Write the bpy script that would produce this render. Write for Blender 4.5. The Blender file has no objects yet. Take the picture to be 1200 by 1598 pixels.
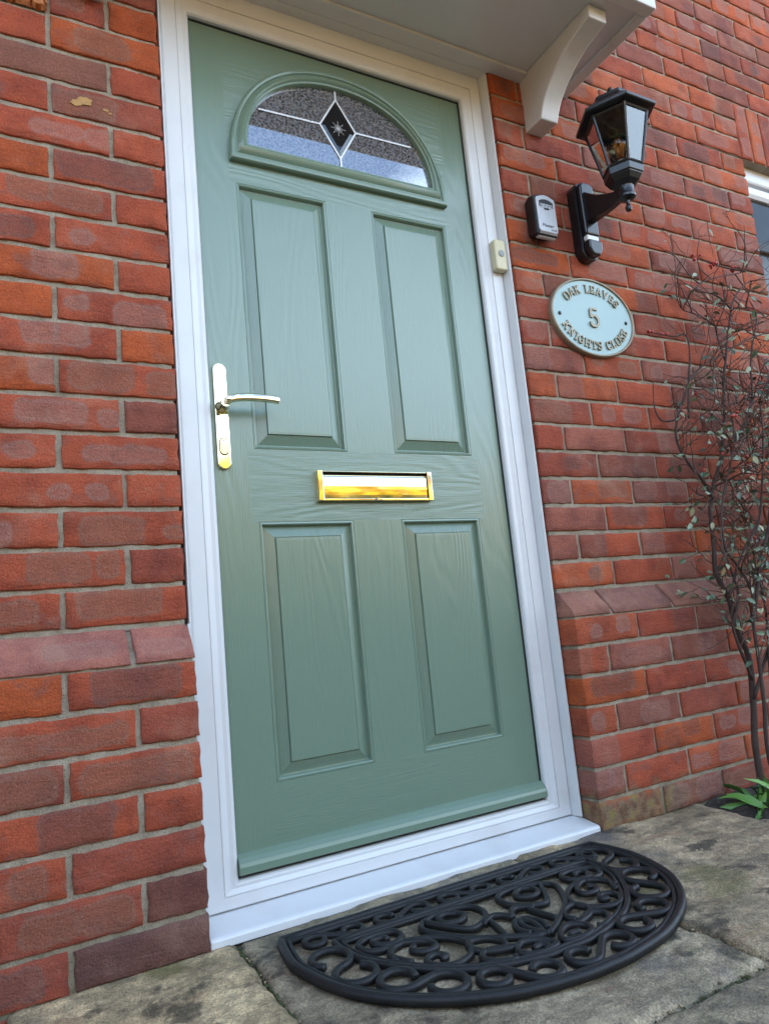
import bpy, bmesh, math, random
import numpy as np
from mathutils import Vector, Matrix, noise
R = math.radians
rng = random.Random(7)
nr = np.random.RandomState(11)
scene = bpy.context.scene
COL = scene.collection

# ------------------------------------------------------------------ camera
cam_d = bpy.data.cameras.new('camera')
cam = bpy.data.objects.new('camera', cam_d)
COL.objects.link(cam)
rx, ry, rz_ = (0.8809, -0.4639, -0.0941), (-0.0109, 0.1788, -0.9838), (0.4732, 0.8677, 0.1525)
cam.matrix_world = Matrix(((rx[0], -ry[0], -rz_[0], -0.7941), (rx[1], -ry[1], -rz_[1], -1.4927),
                           (rx[2], -ry[2], -rz_[2], 0.5449), (0, 0, 0, 1)))
cam_d.sensor_width = 36
cam_d.lens = 36 * 1108.07 / 1598
cam_d.clip_start = 0.05
cam_d.clip_end = 500
cam_d.dof.use_dof = True
cam_d.dof.focus_distance = 1.75
cam_d.dof.aperture_fstop = 9
scene.camera = cam

# ------------------------------------------------------------------ world, sun, exposure
SUN_EL, SUN_AZ = R(40), R(8)          # sun stands behind the house (+Y side)
w = bpy.data.worlds.new('World')
scene.world = w
w.use_nodes = True
nt = w.node_tree
nt.nodes.clear()
out = nt.nodes.new('ShaderNodeOutputWorld')
bg = nt.nodes.new('ShaderNodeBackground')
sky = nt.nodes.new('ShaderNodeTexSky')
sky.sky_type = 'NISHITA'
sky.sun_disc = False
sky.sun_elevation = SUN_EL
sky.sun_rotation = SUN_AZ
sky.air_density = 1.0
sky.dust_density = 0.7
sky.ozone_density = 1.0
tc = nt.nodes.new('ShaderNodeTexCoord')
mp = nt.nodes.new('ShaderNodeMapping')
mp.inputs['Scale'].default_value = (1, 1, 2.2)
nz = nt.nodes.new('ShaderNodeTexNoise')
nz.inputs['Scale'].default_value = 2.6
nz.inputs['Detail'].default_value = 8
nz.inputs['Roughness'].default_value = 0.55
cr = nt.nodes.new('ShaderNodeValToRGB')
cr.color_ramp.elements[0].position = 0.54
cr.color_ramp.elements[1].position = 0.74
mx = nt.nodes.new('ShaderNodeMix')
mx.data_type = 'RGBA'
mx.inputs[7].default_value = (5.7, 7.3, 9.1, 1)
nt.links.new(tc.outputs['Generated'], mp.inputs['Vector'])
nt.links.new(mp.outputs[0], nz.inputs['Vector'])
# more cloud low over the horizon, open blue above it
sx_ = nt.nodes.new('ShaderNodeSeparateXYZ')
nt.links.new(tc.outputs['Generated'], sx_.inputs[0])
mr = nt.nodes.new('ShaderNodeMapRange')
mr.inputs[1].default_value, mr.inputs[2].default_value = 0.34, 0.86
mr.inputs[3].default_value, mr.inputs[4].default_value = 0.17, 0.0
nt.links.new(sx_.outputs[2], mr.inputs[0])
ad = nt.nodes.new('ShaderNodeMath')
ad.operation = 'ADD'
nt.links.new(nz.outputs['Fac'], ad.inputs[0])
ax = nt.nodes.new('ShaderNodeMath')     # the cloud bank lies to the right, clearer sky to the left
ax.operation = 'MULTIPLY_ADD'
ax.inputs[1].default_value = 0.05
nt.links.new(sx_.outputs[0], ax.inputs[0])
nt.links.new(mr.outputs[0], ax.inputs[2])
nt.links.new(ax.outputs[0], ad.inputs[1])
nt.links.new(ad.outputs[0], cr.inputs['Fac'])
nt.links.new(cr.outputs['Color'], mx.inputs[0])
nt.links.new(sky.outputs[0], mx.inputs[6])
nt.links.new(mx.outputs[2], bg.inputs['Color'])
nt.links.new(bg.outputs[0], out.inputs['Surface'])
bg.inputs['Strength'].default_value = 0.13

sun_d = bpy.data.lights.new('sun', 'SUN')
sun_d.energy = 5.0
sun_d.angle = R(0.5)
sun_d.color = (1.0, 0.85, 0.62)
sun = bpy.data.objects.new('sun', sun_d)
COL.objects.link(sun)
sd = Vector((math.sin(SUN_AZ) * math.cos(SUN_EL), math.cos(SUN_AZ) * math.cos(SUN_EL), math.sin(SUN_EL)))
sun.rotation_euler = sd.to_track_quat('Z', 'Y').to_euler()

scene.view_settings.view_transform = 'Standard'
scene.view_settings.look = 'None'
scene.view_settings.gamma = 1
scene.view_settings.exposure = 2.42
scene.cycles.max_bounces = 10

# ------------------------------------------------------------------ node helper
class N:
    def __init__(s, name):
        s.m = bpy.data.materials.new(name)
        s.m.use_nodes = True
        s.t = s.m.node_tree
        s.b = s.t.nodes['Principled BSDF']
    def n(s, typ, **kw):
        nd = s.t.nodes.new(typ)
        for k, v in kw.items():
            setattr(nd, k, v)
        return nd
    def put(s, sock, v):
        if hasattr(v, 'is_output') or hasattr(v, 'links'):
            s.t.links.new(v, sock)
        else:
            sock.default_value = v
    def math(s, op, a, b=0.0, c=0.0, clamp=False):
        nd = s.n('ShaderNodeMath', operation=op, use_clamp=clamp)
        for i, v in enumerate((a, b, c)):
            s.put(nd.inputs[i], v)
        return nd.outputs[0]
    def vmath(s, op, a, b=(0, 0, 0)):
        nd = s.n('ShaderNodeVectorMath', operation=op)
        s.put(nd.inputs[0], a)
        s.put(nd.inputs[1], b)
        return nd.outputs['Value'] if op in ('LENGTH', 'DOT_PRODUCT') else nd.outputs[0]
    def noise(s, vec, scale, detail=3, rough=0.5, dist=0.0, dims='3D'):
        nd = s.n('ShaderNodeTexNoise', noise_dimensions=dims)
        s.put(nd.inputs['Vector'], vec)
        nd.inputs['Scale'].default_value = scale
        nd.inputs['Detail'].default_value = detail
        nd.inputs['Roughness'].default_value = rough
        nd.inputs['Distortion'].default_value = dist
        return nd.outputs['Fac']
    def voro(s, vec, scale, feature='F1'):
        nd = s.n('ShaderNodeTexVoronoi', feature=feature)
        s.put(nd.inputs['Vector'], vec)
        nd.inputs['Scale'].default_value = scale
        return nd.outputs['Distance']
    def coord(s, which='Object', scale=(1, 1, 1)):
        c = s.n('ShaderNodeTexCoord').outputs[which]
        if scale != (1, 1, 1):
            m = s.n('ShaderNodeMapping')
            m.inputs['Scale'].default_value = scale
            s.t.links.new(c, m.inputs['Vector'])
            return m.outputs[0]
        return c
    def ramp(s, f, stops):
        nd = s.n('ShaderNodeValToRGB')
        els = nd.color_ramp.elements
        while len(els) < len(stops):
            els.new(0.5)
        for e, (p, c) in zip(els, stops):
            e.position = p
            e.color = c if len(c) == 4 else (*c, 1)
        s.put(nd.inputs[0], f)
        return nd.outputs[0]
    def smooth(s, v, a, b):
        nd = s.n('ShaderNodeMapRange', interpolation_type='SMOOTHSTEP')
        s.put(nd.inputs[0], v)
        nd.inputs[1].default_value = a
        nd.inputs[2].default_value = b
        return nd.outputs[0]
    def mix(s, f, a, b, blend='MIX'):
        nd = s.n('ShaderNodeMix', data_type='RGBA', blend_type=blend)
        s.put(nd.inputs[0], f)
        for i, v in ((6, a), (7, b)):
            s.put(nd.inputs[i], v if not isinstance(v, tuple) or len(v) == 4 else (*v, 1))
        return nd.outputs[2]
    def bump(s, h, strength=0.5, dist=0.002, prev=None):
        nd = s.n('ShaderNodeBump')
        s.put(nd.inputs['Height'], h)
        nd.inputs['Strength'].default_value = strength
        nd.inputs['Distance'].default_value = dist
        if prev is not None:
            s.t.links.new(prev, nd.inputs['Normal'])
        return nd.outputs[0]
    def base(s, v):
        s.put(s.b.inputs['Base Color'], v if not isinstance(v, tuple) or len(v) == 4 else (*v, 1))
        return s
    def rough(s, v):
        s.put(s.b.inputs['Roughness'], v)
        return s
    def set(s, **kw):
        for k, v in kw.items():
            s.put(s.b.inputs[k.replace('_', ' ')], v)
        return s
    def normal(s, v):
        s.t.links.new(v, s.b.inputs['Normal'])
        return s

# ------------------------------------------------------------------ materials
def mat_brick():
    n = N('brick')
    loc = n.n('ShaderNodeAttribute', attribute_name='loc').outputs['Vector']
    abc = n.n('ShaderNodeAttribute', attribute_name='bc').outputs
    oc = n.coord()
    wob = n.n('ShaderNodeTexNoise')
    n.put(wob.inputs['Vector'], oc)
    wob.inputs['Scale'].default_value = 26
    wob.inputs['Detail'].default_value = 3
    wv = n.vmath('SCALE', n.vmath('SUBTRACT', wob.outputs['Color'], (0.5, 0.5, 0.5)))
    wv.node.inputs['Scale'].default_value = 0.022
    lw = n.vmath('ADD', loc, wv)
    col = abc['Color']
    # slow drift of colour inside one brick
    big = n.noise(oc, 14, 3, 0.55)
    col = n.mix(n.smooth(big, 0.35, 0.75), col, n.mix(1.0, col, (0.62, 0.60, 0.70), 'MULTIPLY'))
    pc = n.n('ShaderNodeAttribute', attribute_name='pc').outputs
    grain = n.noise(oc, 420, 3, 0.6)
    for k, soft in (('p1', 0.0055), ('p2', 0.0045)):
        a = n.n('ShaderNodeAttribute', attribute_name=k).outputs
        sp = n.n('ShaderNodeSeparateColor')
        n.t.links.new(a['Color'], sp.inputs[0])
        cc = n.n('ShaderNodeCombineXYZ')
        n.put(cc.inputs[0], sp.outputs[0]); n.put(cc.inputs[1], sp.outputs[1])
        hh = n.n('ShaderNodeCombineXYZ')
        n.put(hh.inputs[0], n.math('SUBTRACT', sp.outputs[2], 0.016))
        n.put(hh.inputs[1], n.math('SUBTRACT', a['Alpha'], 0.016))
        hh.inputs[2].default_value = 1.0
        q = n.vmath('MAXIMUM', n.vmath('SUBTRACT', n.vmath('ABSOLUTE', n.vmath('SUBTRACT', lw, cc.outputs[0])), hh.outputs[0]))
        d = n.math('SUBTRACT', n.vmath('LENGTH', q), 0.016)
        edge = n.math('ADD', d, n.math('MULTIPLY', n.math('SUBTRACT', grain, 0.5), 0.012))
        mask = n.smooth(edge, soft, -soft)
        rim = n.math('MULTIPLY', n.smooth(edge, -0.010, -0.001), mask)
        stren = n.math('MULTIPLY', mask, pc['Alpha'])
        col = n.mix(n.math('MULTIPLY', stren, n.math('ADD', 0.6, n.math('MULTIPLY', rim, 0.3))), col, pc['Color'])
        col = n.mix(n.math('MULTIPLY', n.math('MULTIPLY', rim, pc['Alpha']), 0.12), col, (0.34, 0.22, 0.20))
    # grain, pale specks, dirt
    col = n.mix(n.smooth(grain, 0.3, 0.8), n.mix(1.0, col, (0.70, 0.66, 0.66), 'MULTIPLY'), n.mix(1.0, col, (1.22, 1.22, 1.22), 'MULTIPLY'))
    spk = n.noise(oc, 95, 5, 0.72)
    col = n.mix(n.math('MULTIPLY', n.smooth(spk, 0.64, 0.74), 0.45), col, (0.42, 0.30, 0.22))
    dk = n.noise(n.vmath('ADD', oc, (4, 2, 7)), 130, 4, 0.7)
    col = n.mix(n.math('MULTIPLY', n.smooth(dk, 0.62, 0.72), 0.6), col, (0.07, 0.035, 0.03))
    blo = n.noise(n.vmath('ADD', oc, (1, 8, 3)), 21, 4, 0.6)
    col = n.mix(n.math('MULTIPLY', n.smooth(blo, 0.56, 0.70), 0.5), col, (0.15, 0.075, 0.07))
    haze = n.noise(oc, 9, 5, 0.62)
    col = n.mix(n.math('MULTIPLY', n.smooth(haze, 0.52, 0.78), 0.28), col, (0.36, 0.25, 0.21))
    # algae on the lowest courses
    z = n.n('ShaderNodeSeparateXYZ'); n.t.links.new(oc, z.inputs[0])
    ag = n.math('MULTIPLY', n.smooth(n.math('ADD', z.outputs[2], n.math('MULTIPLY', n.math('SUBTRACT', n.noise(oc, 18, 4, 0.65), 0.5), 0.16)), 0.085, 0.045),
                n.smooth(z.outputs[0], 0.40, 0.46))
    ag = n.math('MULTIPLY', ag, n.smooth(z.outputs[0], 0.92, 0.62))
    col = n.mix(n.math('MULTIPLY', ag, 0.72), col, n.ramp(n.noise(oc, 34, 4, 0.6), [(0.35, (0.055, 0.06, 0.035)), (0.50, (0.13, 0.125, 0.095)), (0.66, (0.16, 0.18, 0.06))]))
    col = n.mix(1.0, col, (1.32, 1.19, 1.01), 'MULTIPLY')
    n.base(col).rough(0.88).set(Specular_IOR_Level=0.3)
    st = n.noise(n.coord('Object', (1, 1, 1)), 230, 4, 0.65)
    cre = n.noise(n.coord('Object', (36, 36, 110)), 1.0, 5, 0.6, 0.6)
    pit = n.smooth(n.voro(n.coord('Object', (1, 1, 1)), 210), 0.02, 0.32)
    h = n.math('ADD', n.math('ADD', n.math('MULTIPLY', st, 0.9), n.math('MULTIPLY', pit, 0.25)), cre)
    n.normal(n.bump(h, 0.8, 0.0042))
    return n.m

def mat_mortar():
    n = N('mortar')
    oc = n.coord()
    f = n.noise(oc, 30, 5, 0.6)
    c = n.ramp(f, [(0.3, (0.25, 0.205, 0.145)), (0.55, (0.38, 0.32, 0.235)), (0.8, (0.48, 0.42, 0.32))])
    g = n.noise(oc, 480, 2, 0.6)
    c = n.mix(n.smooth(g, 0.55, 0.75), c, (0.42, 0.37, 0.30))
    c = n.mix(n.smooth(g, 0.42, 0.3), c, (0.12, 0.10, 0.08))
    z = n.n('ShaderNodeSeparateXYZ'); n.t.links.new(oc, z.inputs[0])
    ag = n.smooth(n.math('ADD', z.outputs[2], n.math('MULTIPLY', n.noise(oc, 20, 4), 0.1)), 0.16, 0.05)
    c = n.mix(n.math('MULTIPLY', ag, 0.55), c, (0.13, 0.12, 0.06))
    n.base(c).rough(0.95).set(Specular_IOR_Level=0.2)
    n.normal(n.bump(n.math('ADD', n.noise(oc, 260, 4, 0.7), n.math('MULTIPLY', f, 1.5)), 0.8, 0.004))
    return n.m

def mat_upvc():
    n = N('white_upvc')
    oc = n.coord()
    c = n.mix(n.smooth(n.noise(oc, 7, 5, 0.6), 0.5, 0.8), (0.68, 0.68, 0.675), (0.62, 0.61, 0.595))
    n.base(c).rough(0.27).set(Specular_IOR_Level=0.45)
    return n.m

def mat_canopy():
    n = N('canopy_grp')
    oc = n.coord()
    c = n.mix(n.smooth(n.noise(oc, 5, 4, 0.6), 0.45, 0.8), (0.66, 0.645, 0.62), (0.58, 0.56, 0.53))
    n.base(c).rough(0.33)
    n.normal(n.bump(n.noise(oc, 14, 3), 0.08, 0.01))
    return n.m

def mat_door(name, vertical=True):
    n = N(name)
    s = (34, 34, 1.5) if vertical else (1.5, 34, 34)
    s2 = (330, 330, 14) if vertical else (14, 330, 330)
    s3 = (6.5, 6.5, 1.1) if vertical else (1.1, 6.5, 6.5)
    fine = n.noise(n.coord('Object', s2), 1.0, 4, 0.65)
    mid = n.noise(n.coord('Object', s), 1.0, 3, 0.6)
    cath = n.noise(n.coord('Object', s3), 1.0, 2, 0.4, 0.15)
    rings = n.math('SINE', n.math('MULTIPLY', cath, 135.0))
    gate = n.smooth(n.noise(n.coord('Object', (2.2, 2.2, 1.3)), 1.0, 2), 0.35, 0.6)
    h = n.math('ADD', n.math('MULTIPLY', rings, n.math('MULTIPLY', gate, 0.30)), n.math('ADD', n.math('MULTIPLY', mid, 0.30), n.math('MULTIPLY', fine, 1.3)))
    n.base((0.160, 0.232, 0.168)).rough(n.math('ADD', 0.19, n.math('MULTIPLY', fine, 0.12))).set(Specular_IOR_Level=0.62, IOR=1.58)
    n.normal(n.bump(h, 0.5, 0.0011))
    return n.m

def mat_simple(name, col, rough, metal=0.0, bump=0, bscale=100, spec=0.5, var=0.0):
    n = N(name)
    oc = n.coord()
    if var:
        f = n.noise(oc, bscale * 0.2, 4, 0.6)
        c2 = tuple(min(1, x * (1 + var)) for x in col)
        c1 = tuple(x * (1 - var) for x in col)
        n.base(n.mix(f, c1, c2))
    else:
        n.base(col)
    n.rough(rough).set(Metallic=metal, Specular_IOR_Level=spec)
    if bump:
        n.normal(n.bump(n.noise(oc, bscale, 4, 0.6), bump, 0.002))
    return n.m

def mat_stone():
    n = N('sandstone')
    oc = n.coord()
    at = n.n('ShaderNodeAttribute', attribute_name='tone').outputs
    f = n.noise(n.coord('Object', (5, 7, 5)), 1.0, 6, 0.62, 0.7)
    c = n.ramp(f, [(0.28, (0.10, 0.09, 0.07)), (0.43, (0.25, 0.215, 0.155)), (0.55, (0.37, 0.31, 0.225)), (0.70, (0.48, 0.41, 0.30))])
    mf = n.noise(n.coord('Object', (26, 34, 24)), 1.0, 8, 0.75, 0.15)
    c = n.mix(n.smooth(mf, 0.40, 0.62), n.mix(1.0, c, (0.66, 0.66, 0.67), 'MULTIPLY'), n.mix(1.0, c, (1.20, 1.19, 1.16), 'MULTIPLY'))
    st = n.noise(n.coord('Object', (3, 11, 4)), 1.0, 5, 0.6, 1.2)
    c = n.mix(n.math('MULTIPLY', n.smooth(st, 0.55, 0.70), 0.55), c, (0.27, 0.165, 0.11))
    c = n.mix(n.smooth(n.noise(oc, 3.1, 4, 0.6), 0.54, 0.7), c, (0.12, 0.115, 0.12))
    c = n.mix(n.math('MULTIPLY', n.smooth(n.noise(n.vmath('ADD', oc, (3, 7, 1)), 4.6, 5, 0.65), 0.55, 0.70), 0.6), c, (0.115, 0.115, 0.04))
    c = n.mix(n.math('MULTIPLY', n.smooth(n.noise(n.vmath('ADD', oc, (9.3, 2, 1)), 8.5, 4, 0.6), 0.57, 0.66), 0.8), c, (0.045, 0.041, 0.034))
    g = n.noise(oc, 330, 3, 0.65)
    c = n.mix(n.smooth(g, 0.35, 0.7), n.mix(1.0, c, (0.60, 0.60, 0.60), 'MULTIPLY'), n.mix(1.0, c, (1.32, 1.31, 1.28), 'MULTIPLY'))
    pal = n.noise(n.coord('Object', (22, 34, 20)), 1.0, 5, 0.7, 0.8)
    c = n.mix(n.math('MULTIPLY', n.smooth(pal, 0.60, 0.72), 0.5), c, (0.36, 0.33, 0.27))
    c = n.mix(1.0, n.mix(1.0, c, (1.18, 1.13, 1.03), 'MULTIPLY'), at['Color'], 'MULTIPLY')
    n.base(c).rough(n.math('ADD', 0.62, n.math('MULTIPLY', g, 0.25))).set(Specular_IOR_Level=0.35)
    h = n.math('ADD', n.math('ADD', n.noise(oc, 70, 5, 0.65), n.math('MULTIPLY', g, 0.4)), n.math('MULTIPLY', f, 1.5))
    n.normal(n.bump(h, 0.9, 0.007))
    return n.m

def mat_soil():
    n = N('soil')
    oc = n.coord()
    c = n.ramp(n.noise(oc, 60, 5, 0.7), [(0.3, (0.018, 0.014, 0.010)), (0.55, (0.055, 0.042, 0.03)), (0.75, (0.14, 0.12, 0.09))])
    n.base(c).rough(0.95)
    n.normal(n.bump(n.noise(oc, 150, 5, 0.7), 1.0, 0.006))
    return n.m

def mat_ground():
    n = N('driveway_ground')
    oc = n.coord()
    c = n.ramp(n.noise(oc, 40, 5, 0.7), [(0.3, (0.09, 0.062, 0.03)), (0.6, (0.15, 0.105, 0.052)), (0.8, (0.21, 0.15, 0.08))])
    n.base(c).rough(0.95)
    n.normal(n.bump(n.noise(oc, 120, 4, 0.7), 0.8, 0.01))
    return n.m

def mat_leaf(name, stops, rough=0.4):
    n = N(name)
    g = n.n('ShaderNodeAttribute', attribute_name='rnd').outputs
    c = n.ramp(g['Fac'], stops)
    n.base(c).rough(rough)
    n.b.inputs['Subsurface Weight'].default_value = 0.0
    return n.m

def mat_obscure():
    n = N('obscure_glass')
    oc = n.coord()
    v = n.math('ADD', n.math('MULTIPLY', n.voro(oc, 150), 0.55), n.math('MULTIPLY', n.math('SUBTRACT', n.noise(oc, 240, 2, 0.6), 0.5), 0.55))
    c = n.ramp(v, [(0.13, (0.003, 0.003, 0.005)), (0.21, (0.10, 0.101, 0.112)), (0.45, (0.21, 0.21, 0.235))])
    n.base(c).rough(0.03).set(Specular_IOR_Level=0.5, IOR=1.52)
    gl = n.n('ShaderNodeBsdfGlossy'); gl.inputs['Roughness'].default_value = 0.015
    ms = n.n('ShaderNodeMixShader'); ms.inputs[0].default_value = 0.29      # both faces of a sealed unit
    n.t.links.new(n.b.outputs[0], ms.inputs[1]); n.t.links.new(gl.outputs[0], ms.inputs[2])
    n.t.links.new(ms.outputs[0], n.t.nodes['Material Output'].inputs['Surface'])
    return n.m

M = dict(
    brick=mat_brick(), mortar=mat_mortar(), upvc=mat_upvc(), canopy=mat_canopy(),
    door_v=mat_door('green_door_grain_upright'), door_h=mat_door('green_door_grain_level', False),
    door_plain=mat_simple('green_moulding', (0.160, 0.232, 0.168), 0.26),
    dark=mat_simple('dark_void', (0.006, 0.006, 0.006), 0.8), seal=mat_simple('black_seal', (0.012, 0.013, 0.013), 0.6),
    silicone=mat_simple('sealant', (0.55, 0.55, 0.54), 0.5),
    gold=mat_simple('polished_gold', (0.93, 0.82, 0.56), 0.06, 1.0), keyhole=mat_simple('keyhole_dark', (0.02, 0.015, 0.01), 0.5),
    brass=mat_simple('cylinder_brass', (0.75, 0.58, 0.30), 0.25, 1.0),
    lead=mat_simple('bright_lead', (0.72, 0.72, 0.73), 0.35, 0.3), glassdark=mat_simple('bevelled_glass', (0.008, 0.008, 0.010), 0.02, spec=0.8),
    etch=mat_simple('etched_line', (0.5, 0.5, 0.5), 0.5), obscure=mat_obscure(),
    black=mat_simple('black_lantern_paint', (0.011, 0.011, 0.013), 0.28, bump=0.06, bscale=300),
    blackp=mat_simple('black_plastic', (0.012, 0.012, 0.013), 0.45, bump=0.1, bscale=500),
    silver=mat_simple('silver_paint', (0.52, 0.53, 0.56), 0.38, 0.25), white=mat_simple('white_plastic', (0.75, 0.76, 0.78), 0.35),
    cream=mat_simple('aged_cream_plastic', (0.62, 0.56, 0.36), 0.38), greybtn=mat_simple('grey_button', (0.30, 0.33, 0.33), 0.45),
    plaque=mat_simple('pale_aqua_enamel', (0.32, 0.455, 0.44), 0.38), bronze=mat_simple('aged_bronze', (0.27, 0.22, 0.15), 0.42, 0.35, var=0.25, bscale=200),
    rubber=mat_simple('black_rubber', (0.0135, 0.0135, 0.0135), 0.47, bump=0.35, bscale=220, var=0.45, spec=0.32), stone=mat_stone(), soil=mat_soil(), ground=mat_ground(),
    bark=mat_simple('dark_bark', (0.050, 0.028, 0.020), 0.8, bump=0.6, bscale=140, var=0.5),
    twig=mat_simple('reddish_twig', (0.095, 0.048, 0.032), 0.8, var=0.5, bscale=200),
    berry=mat_simple('red_berry', (0.42, 0.045, 0.03), 0.3, var=0.4, bscale=200),
    winpane=mat_simple('window_glass', (0.045, 0.045, 0.040), 0.05, spec=0.25),
)
M['spall'] = mat_simple('spalled_brick_face', (0.46, 0.17, 0.06), 0.95, bump=0.8, bscale=220, var=0.3)
M['moss'] = mat_simple('moss', (0.055, 0.065, 0.02), 0.95, bump=1.0, bscale=400, var=0.5)
M['filler'] = mat_simple('dried_filler', (0.42, 0.235, 0.085), 0.9, bump=0.6, bscale=400, var=0.3)
M['leaf'] = mat_leaf('shrub_leaf', [(0.0, (0.03, 0.06, 0.028)), (0.35, (0.10, 0.16, 0.085)), (0.6, (0.21, 0.27, 0.16)), (0.85, (0.34, 0.32, 0.16)), (1.0, (0.36, 0.10, 0.03))])
M['weed'] = mat_leaf('weed_leaf', [(0.0, (0.05, 0.13, 0.025)), (0.6, (0.14, 0.30, 0.055)), (1.0, (0.24, 0.42, 0.09))])
M['evergreen'] = mat_leaf('evergreen_leaf', [(0.0, (0.012, 0.025, 0.012)), (0.6, (0.03, 0.055, 0.022)), (1.0, (0.06, 0.09, 0.03))])
M['evergreen_core'] = mat_simple('hedge_inner', (0.012, 0.018, 0.009), 0.9)
M['autumn'] = mat_leaf('autumn_leaf', [(0.0, (0.14, 0.07, 0.015)), (0.35, (0.50, 0.36, 0.03)), (0.7, (0.66, 0.55, 0.06)), (1.0, (0.16, 0.17, 0.03))])
M['render'] = mat_simple('ochre_bounce_render', (0.74, 0.48, 0.26), 0.9, bump=0.3, bscale=60)  # warm ochre picked for the light it bounces onto the door
def glass_clear():
    n = N('lantern_glass')
    n.t.nodes.remove(n.b)
    o = n.t.nodes['Material Output']
    tr = n.n('ShaderNodeBsdfTransparent'); tr.inputs[0].default_value = (0.74, 0.70, 0.68, 1)
    gl = n.n('ShaderNodeBsdfGlossy'); gl.inputs['Roughness'].default_value = 0.02
    fr = n.n('ShaderNodeFresnel'); fr.inputs[0].default_value = 1.55
    f2 = n.math('MINIMUM', n.math('MULTIPLY', fr.outputs[0], 1.9), 1.0)
    ms = n.n('ShaderNodeMixShader')
    n.put(ms.inputs[0], f2)
    n.t.links.new(tr.outputs[0], ms.inputs[1]); n.t.links.new(gl.outputs[0], ms.inputs[2])
    n.t.links.new(ms.outputs[0], o.inputs['Surface'])
    return n.m
M['glass'] = glass_clear()
M['amber'] = mat_simple('amber_filament', (0.95, 0.42, 0.05), 0.3)

# ------------------------------------------------------------------ object helpers
def link_mesh(name, me, mats, parent=None, smooth=False):
    o = bpy.data.objects.new(name, me)
    COL.objects.link(o)
    for m in (mats if isinstance(mats, (list, tuple)) else [mats]):
        me.materials.append(M[m] if isinstance(m, str) else m)
    if parent:
        o.parent = parent
    if smooth:
        me.polygons.foreach_set('use_smooth', [True] * len(me.polygons))
    return o
def obj(name, bm, mats, parent=None, smooth=False, bevel=0, seg=2, auto=None):
    me = bpy.data.meshes.new(name)
    bmesh.ops.recalc_face_normals(bm, faces=bm.faces)
    bm.to_mesh(me)
    bm.free()
    o = link_mesh(name, me, mats, parent, smooth)
    if bevel:
        b = o.modifiers.new('bevel', 'BEVEL')
        b.width = bevel; b.segments = seg; b.limit_method = 'ANGLE'; b.angle_limit = R(30)
    return o
def tag(o, label=None, cat=None, group=None, kind=None):
    for k, v in (('label', label), ('category', cat), ('group', group), ('kind', kind)):
        if v:
            o[k] = v
    return o
def thing(name, label, cat, loc=(0, 0, 0), group=None):
    o = bpy.data.objects.new(name, None)
    o.empty_display_size = 0.1
    COL.objects.link(o)
    return tag(o, label, cat, group)
def box(bm, x0, x1, y0, y1, z0, z1, mi=0):
    v = [bm.verts.new((x, y, z)) for z in (z0, z1) for y in (y0, y1) for x in (x0, x1)]
    for f in ((0, 1, 5, 4), (1, 3, 7, 5), (3, 2, 6, 7), (2, 0, 4, 6), (4, 5, 7, 6), (2, 3, 1, 0)):
        bm.faces.new([v[i] for i in f]).material_index = mi
def prism(bm, pts, a, b, axis='x', mi=0):
    """closed outline pts (p,q) extruded along axis from a to b. x:(y,z) y:(x,z) z:(x,y)"""
    def P(t, p):
        return {'x': (t, p[0], p[1]), 'y': (p[0], t, p[1]), 'z': (p[0], p[1], t)}[axis]
    A = [bm.verts.new(P(a, p)) for p in pts]
    B = [bm.verts.new(P(b, p)) for p in pts]
    n = len(pts)
    bm.faces.new(A).material_index = mi
    bm.faces.new(B[::-1]).material_index = mi
    for i in range(n):
        bm.faces.new((A[i], B[i], B[(i + 1) % n], A[(i + 1) % n])).material_index = mi
def lathe(bm, prof, c, axis='z', n=24, mi=0):
    rings = []
    for r, h in prof:
        ring = []
        for i in range(n):
            a = 2 * math.pi * i / n
            p, q = r * math.cos(a), r * math.sin(a)
            co = (c[0] + p, c[1] + q, c[2] + h) if axis == 'z' else (c[0] + p, c[1] + h, c[2] + q)
            ring.append(bm.verts.new(co))
        rings.append(ring)
    for A, B in zip(rings, rings[1:]):
        for i in range(n):
            bm.faces.new((A[i], A[(i + 1) % n], B[(i + 1) % n], B[i])).material_index = mi
    bm.faces.new(rings[0]); bm.faces.new(rings[-1][::-1])
def catmull(P, k=6, closed=False):
    P = [Vector(p) for p in P]
    out = []
    n = len(P)
    rngi = range(n if closed else n - 1)
    for i in rngi:
        if closed:
            a, b, c, d = P[(i - 1) % n], P[i], P[(i + 1) % n], P[(i + 2) % n]
        else:
            a, b, c, d = P[max(i - 1, 0)], P[i], P[i + 1], P[min(i + 2, n - 1)]
        for j in range(k):
            t = j / k
            out.append(0.5 * ((2 * b) + (c - a) * t + (2 * a - 5 * b + 4 * c - d) * t * t + (3 * b - a - 3 * c + d) * t ** 3))
    if not closed:
        out.append(P[-1])
    return out
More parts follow.
